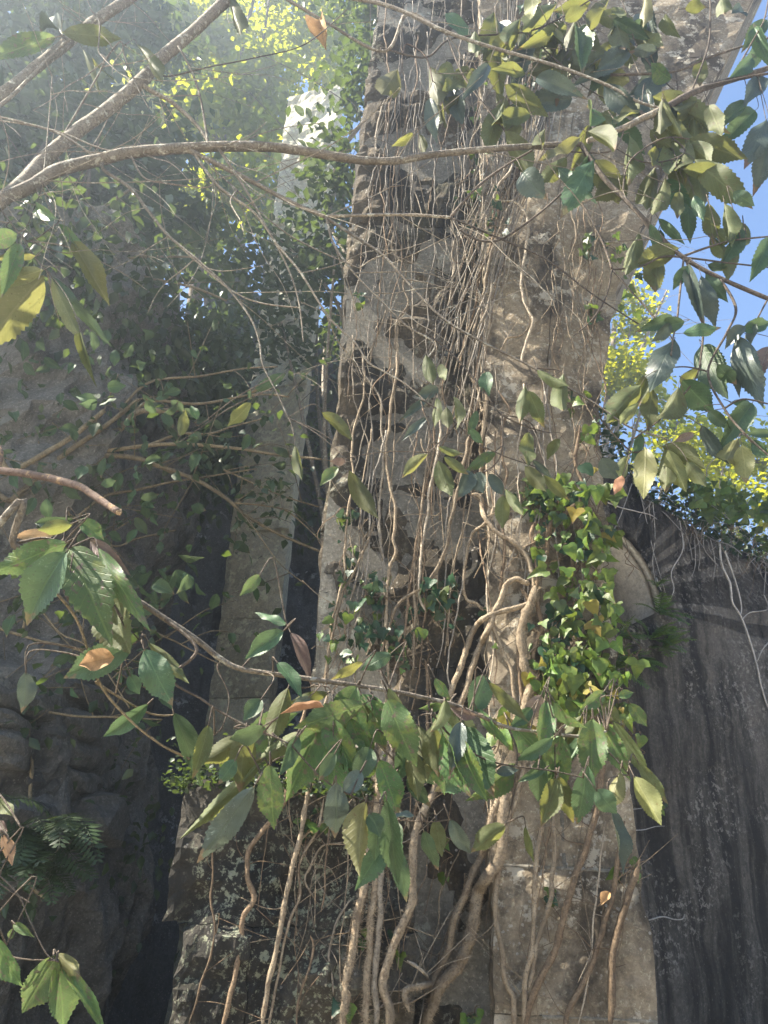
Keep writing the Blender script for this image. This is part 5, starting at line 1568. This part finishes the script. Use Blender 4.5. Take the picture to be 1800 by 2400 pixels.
# ------------------------------------------------------------------ haze
def flare_veil_box():  # added even haze, standing in for a veil that is mostly lens flare
    x, y, z0, z1 = 100, 100, -1.2, 14.5
    b = MB()
    b.add([(-x, -y, z0), (x, -y, z0), (x, y, z0), (-x, y, z0), (-x, -y, z1), (x, -y, z1), (x, y, z1), (-x, y, z1)],
          [(0, 3, 2, 1), (4, 5, 6, 7), (0, 1, 5, 4), (1, 2, 6, 5), (2, 3, 7, 6), (3, 0, 4, 7)])
    m = bpy.data.materials.new('flare_veil_haze')
    m.use_nodes = True
    n = m.node_tree.nodes
    n.remove(n['Principled BSDF'])
    v = n.new('ShaderNodeVolumePrincipled')
    v.inputs['Color'].default_value = (.74, .86, 1, 1)
    v.inputs['Density'].default_value = VEIL_DENSITY
    v.inputs['Anisotropy'].default_value = VEIL_G
    m.node_tree.links.new(v.outputs[0], n['Material Output'].inputs['Volume'])
    o = b.build('flare_veil', m, smooth=False, kind='stuff')
flare_veil_box()

# ------------------------------------------------------------------ tree crown above and left of the frame (it shades the view)
q = random.Random(40)
cb = []
for x, y, z, rx, ry, rz, n in [(-2.6, 2.4, 6.2, 1.2, 1.2, .8, 2300), (-3.6, 3.8, 7.0, 1.3, 1.1, .9, 2000), (-1.9, .9, 5.6, .9, .9, .6, 1300), (-4.2, 1.6, 6.6, 1.2, 1.3, .9, 1700), (-3.4, 5.2, 8.0, 1.0, .9, .8, 1200)]:
    n = int(n * .16)
    k = n // 45
    cc = ellipsoid_points((x, y, z), (rx, ry, rz), k, .2)
    cb.append(cc[rng.integers(0, k, n)] + rng.normal(0, .16, (n, 3)))
P = np.concatenate(cb)
# nothing of it may hang into the view
keep = []
for p in P:
    x, y, z = to_px(Vector(p))
    keep.append(not (z > 0 and -60 < x < 1860 and -60 < y < 2460))
P = P[np.array(keep)]
put(link('foliage', scatter_mesh('foliage', P, .13, FOL['canopy'], .4), kind='stuff'), tree_root)
for e in [(-2.6, 2.4, 6.4), (-3.6, 3.7, 7.0), (-4.0, 1.7, 6.6)]:
    b = MB()
    o = up_[-14]
    pp = [Vector(v) for v in catmull([tuple(o), tuple(o.lerp(Vector(e), .5) + Vector((-.25, 0, .1))), e], 8)]
    b.tube(pp, [.035 - .028 * i / len(pp) for i in range(len(pp))], 8, bump=.1)
    put(b.build('limb', MAT['limb'], None), tree_root)

# ------------------------------------------------------------------ creepers on the cliff
def sheet_foliage(sheet, name, label, cat, n, size, fol, zmin, zmax, xmax, seed, xmin=-9):
    me = sheet.data
    vs = [v.co for v in me.vertices if zmin < v.co.z < zmax and xmin < v.co.x < xmax]
    r = random.Random(seed)
    cl = [r.choice(vs) for _ in range(n // 40)]
    P = []
    for _ in range(n):
        c = r.choice(cl)
        P.append((c.x + r.gauss(.06, .16), c.y - .12 + r.gauss(0, .10), c.z + r.gauss(0, .2)))
    o = link(name, scatter_mesh(name, np.array(P), size, FOL[fol], .8, .65), kind='stuff')
    return o
sheet_foliage(cliff, 'cliff_undergrowth', '', '', 4200, .11, 'dark', 4.9, 7.6, 0, 3)
sheet_foliage(cliff, 'cliff_undergrowth', '', '', 260, .07, 'dark', .8, 2.2, -.9, 5)
sheet_foliage(recess, 'recess_undergrowth', '', '', 3200, .12, 'dark', 5.4, 8.4, 2.2, 4)

# ferns: arching fronds with paired leaflets
def fern(label, c, nf, L, seed, out=Vector((0, -1, 0)), mat='small', droop=.6, group=None, width=.26):
    r = random.Random(seed)
    root = thing('fern', label, 'fern', c, group)
    for _ in range(nf):
        d = (out * r.uniform(.3, 1) + Vector((r.gauss(0, .6), r.gauss(0, .35), r.uniform(-.1, 1)))).normalized()
        l = L * r.uniform(.6, 1.15)
        P = []
        p = Vector(c)
        m = 15
        for i in range(m + 1):
            P.append(p.copy())
            p = p + d * l / m
            d = (d + Vector((0, 0, -droop / m * 1.6))).normalized()
        b = MB()
        b.tube(P, [.0022 * (1 - .8 * i / m) + .0005 for i in range(m + 1)], 3, cap=False)
        for i in range(2, m):
            t = i / m
            w = l * width * math.sin(math.pi * (t * .82 + .12)) * r.uniform(.85, 1.1)
            ax = (P[i + 1] - P[i - 1]).normalized()
            sd = ax.cross(Vector((r.gauss(0, .15), -.6, 1))).normalized()
            for sgn in (-1, 1):
                dd = (sd * sgn + ax * .45 + Vector((0, 0, -.15))).normalized()
                n_ = ax * (l / m * .48)
                b.add([P[i], P[i] + dd * w * .45 + n_, P[i] + dd * w, P[i] + dd * w * .45 - n_], [(0, 1, 2), (0, 2, 3)])
        put(b.build('frond', FOL[mat], None), root)
    return root
for k, (x, y) in enumerate([(70, 640), (150, 700), (40, 780), (240, 610), (180, 830)]):
    p = path('BL %d,%d' % (x, y))[0]
    fern(['pale fern at the far lower left, highest of its group', 'fern in the middle of the group at the lower left', 'fern at the left picture edge below the others', 'fern at the right end of the lower left group', 'lowest fern of the group on the dark left rock'][k],
         W(p[0], p[1], 3.75), 8, .32, k + 1, Vector((.3, -1, 0)), 'dark', .9, 'ferns on the left rock')
def on_wall(px, py, lift):
    P = Wplane(px, py, HC, wn_)
    return P + wn_ * lift
for k, (x, y, n, L) in enumerate([(1190, 1180, 9, .24), (1150, 1290, 9, .26), (1200, 1330, 7, .24), (1080, 1390, 8, .22), (1000, 1420, 8, .22), (1180, 1060, 5, .16), (1020, 1280, 6, .2)]):
    p = path('MR %d,%d' % (x, y))[0]
    fern(['fern at the right rim of the round opening', 'bushy fern at the lower right of the round opening', 'fern hanging below the right rim of the opening', 'fern under the bottom of the round opening', 'fern beside the ivy at the bottom of the opening', 'little fern high on the right rim of the opening', 'fern growing inside the round opening'][k],
         on_wall(p[0], p[1], .0), n, L, k + 30, wn_.copy(), 'small', .7, 'ferns round the opening', .34)

# plinth ledge growth
r = random.Random(3)
P = np.array([(r.uniform(PLX0 - .12, PLX0 + .75), 3.22 + r.gauss(.02, .07), PLTOP + abs(r.gauss(.02, .10)) * r.random() - .05 * r.random()) for _ in range(1500)])
link('ledge_undergrowth', scatter_mesh('ledge_undergrowth', P, .024, FOL['dark'], .3, .9), kind='stuff')

# ------------------------------------------------------------------ on top of and hanging down the right wall
r = random.Random(8)
b = MB()
for k in range(330):
    u0 = r.uniform(-.9, 2.7)
    i = [j for j in range(1, len(top_uz)) if top_uz[j][0] >= u0][0]
    z0 = top_uz[i - 1][1] + (top_uz[i][1] - top_uz[i - 1][1]) * (u0 - top_uz[i - 1][0]) / (top_uz[i][0] - top_uz[i - 1][0])
    p = wallP(u0, z0 + r.uniform(-.02, .45) * (1.3 if u0 < .4 else 1), r.uniform(-.05, .3))
    pts = [tuple(p)]
    L = r.uniform(.12, .55)
    d = Vector((r.gauss(0, 1), r.gauss(0, .25), r.gauss(-.35, .7))).normalized()
    for _ in range(4):
        d = (d + Vector((r.gauss(0, .35), r.gauss(0, .2), r.gauss(-.15, .3)))).normalized()
        p = p + d * L / 4
        q_ = (p - HC).dot(wn_)
        if q_ < .02:
            p = p + wn_ * (.02 - q_) if p.z < z0 else p
        pts.append(tuple(p))
    P = [Vector(v) for v in catmull(pts, 4)]
    b.tube(P, [r.uniform(.0016, .004)] * len(P), 4, cap=False)
tangle = b.build('dry_undergrowth', MAT['vine_dead'], kind='stuff')
P = []
for k in range(3600):
    u0 = r.uniform(-.9, 2.7)
    i = [j for j in range(1, len(top_uz)) if top_uz[j][0] >= u0][0]
    z0 = top_uz[i - 1][1] + (top_uz[i][1] - top_uz[i - 1][1]) * (u0 - top_uz[i - 1][0]) / (top_uz[i][0] - top_uz[i - 1][0])
    P.append(tuple(wallP(u0, z0 + r.uniform(-.12, .5) * r.random() ** .6 * (1.4 if u0 < .5 else 1), r.uniform(-.06, .5))))
link('wall_top_undergrowth', scatter_mesh('wall_top_undergrowth', np.array(P), .07, FOL['dark'], .5, .7), kind='stuff')
# bright scrambling plants on the wall's edge
for k, (x, y, rx, ry, n, lab) in enumerate([(1330, 720, 110, 70, 60, 'bright green scrambling plant in the middle of the wall top'), (1480, 740, 110, 70, 60, 'light green broad-leaved plant on the wall top, right of the middle one'),
                                           (1620, 850, 70, 90, 50, 'yellow-green plant trailing over the wall at the right edge of the view'), (1290, 650, 60, 40, 24, 'small green plant at the left end of the wall top')]):
    ivy_plant(lab, [S('MR', x, y, rx, ry, 1)], n, 'iii' if k != 2 else 'iiik', .085, 60 + k, (.04, .3), surf=on_wall, hang=.6, group='plants on the wall top')
HANG = [('MR 1080,600 1110,720 1150,900 1190,1040 1215,1130', 5, 'thin pale root hanging over the wall beside the rim of the opening'),
        ('MR 1150,690 1160,840 1150,960 1165,1060', 5, 'thin pale root dangling in front of the rim, right of the first'),
        ('MR 1265,780 1280,900 1230,1000 1240,1080 1205,1150', 7, 'looping pale root right of the round opening'),
        ('MR 1435,880 1445,970 1480,1050 1490,1130 1520,1180 1550,1250 1590,1380 1610,1475|BR 1615,20 1640,100 1670,150', 13, 'longest pale vine hanging down the right wall'),
        ('MR 1455,900 1510,1060 1530,1150 1525,1190', 11, 'shorter pale vine joining the longest one on the wall'),
        ('MR 1630,1100 1645,1160 1570,1175 1535,1205', 7, 'thin pale shoot curving left into the longest wall vine'),
        ('MR 1665,1290 1625,1330 1600,1385', 8, 'thin pale shoot from the right edge meeting the wall vine'),
        ('MR 1060,620 1010,760 960,860 945,870', 6, 'pale root arching over the top of the round opening'),
        ('MR 1330,840 1335,960 1320,1020', 4, 'short thread of root under the middle of the wall top'),
        ('MR 1400,860 1420,960 1410,1040', 4, 'short thread of root just left of the longest wall vine'),
        ('MR 930,690 1000,720 1080,740 1150,760 1200,810', 7, 'pale vine running sideways along the top of the wall'),
        ('BR 1130,1025 1190,1010 1240,1022 1275,1020 1285,1000', 6, 'short pale zigzag twig stuck to the lower dark wall'),
        ('BR 1050,560 1090,545 1130,535', 3, 'short bare twig poking right from the pier onto the wall'),
        ('BR 1040,650 1080,630 1140,622 1200,618', 3, 'longer bare twig poking right from the pier onto the wall')]
for k, (p, w, lab) in enumerate(HANG):
    pts = catmull(path(p), 7)
    rr = w * .5425 / F * 5 / 2
    P = [on_wall(x, y, .02 + rr) for x, y in pts]
    if k >= 12:                                   # these two grow from the pier and reach over to the wall
        e = on_pier(1452, path(p)[0][1], .0)
        P = [Vector(e).lerp(P[-1], i / (len(P) - 1)) + Vector((0, 0, .003 * math.sin(i * .5))) for i in range(len(P))]
    b = MB()
    b.tube(P, [rr * (1 - .4 * i / len(P)) for i in range(len(P))], 6, bump=.15)
    o = bpy.data.objects.new('hanging_vine', b.mesh('hanging_vine', MAT['vine_dead']))
    COL.objects.link(o)
    tag(o, lab, 'vine', 'pale vines hanging on the wall')
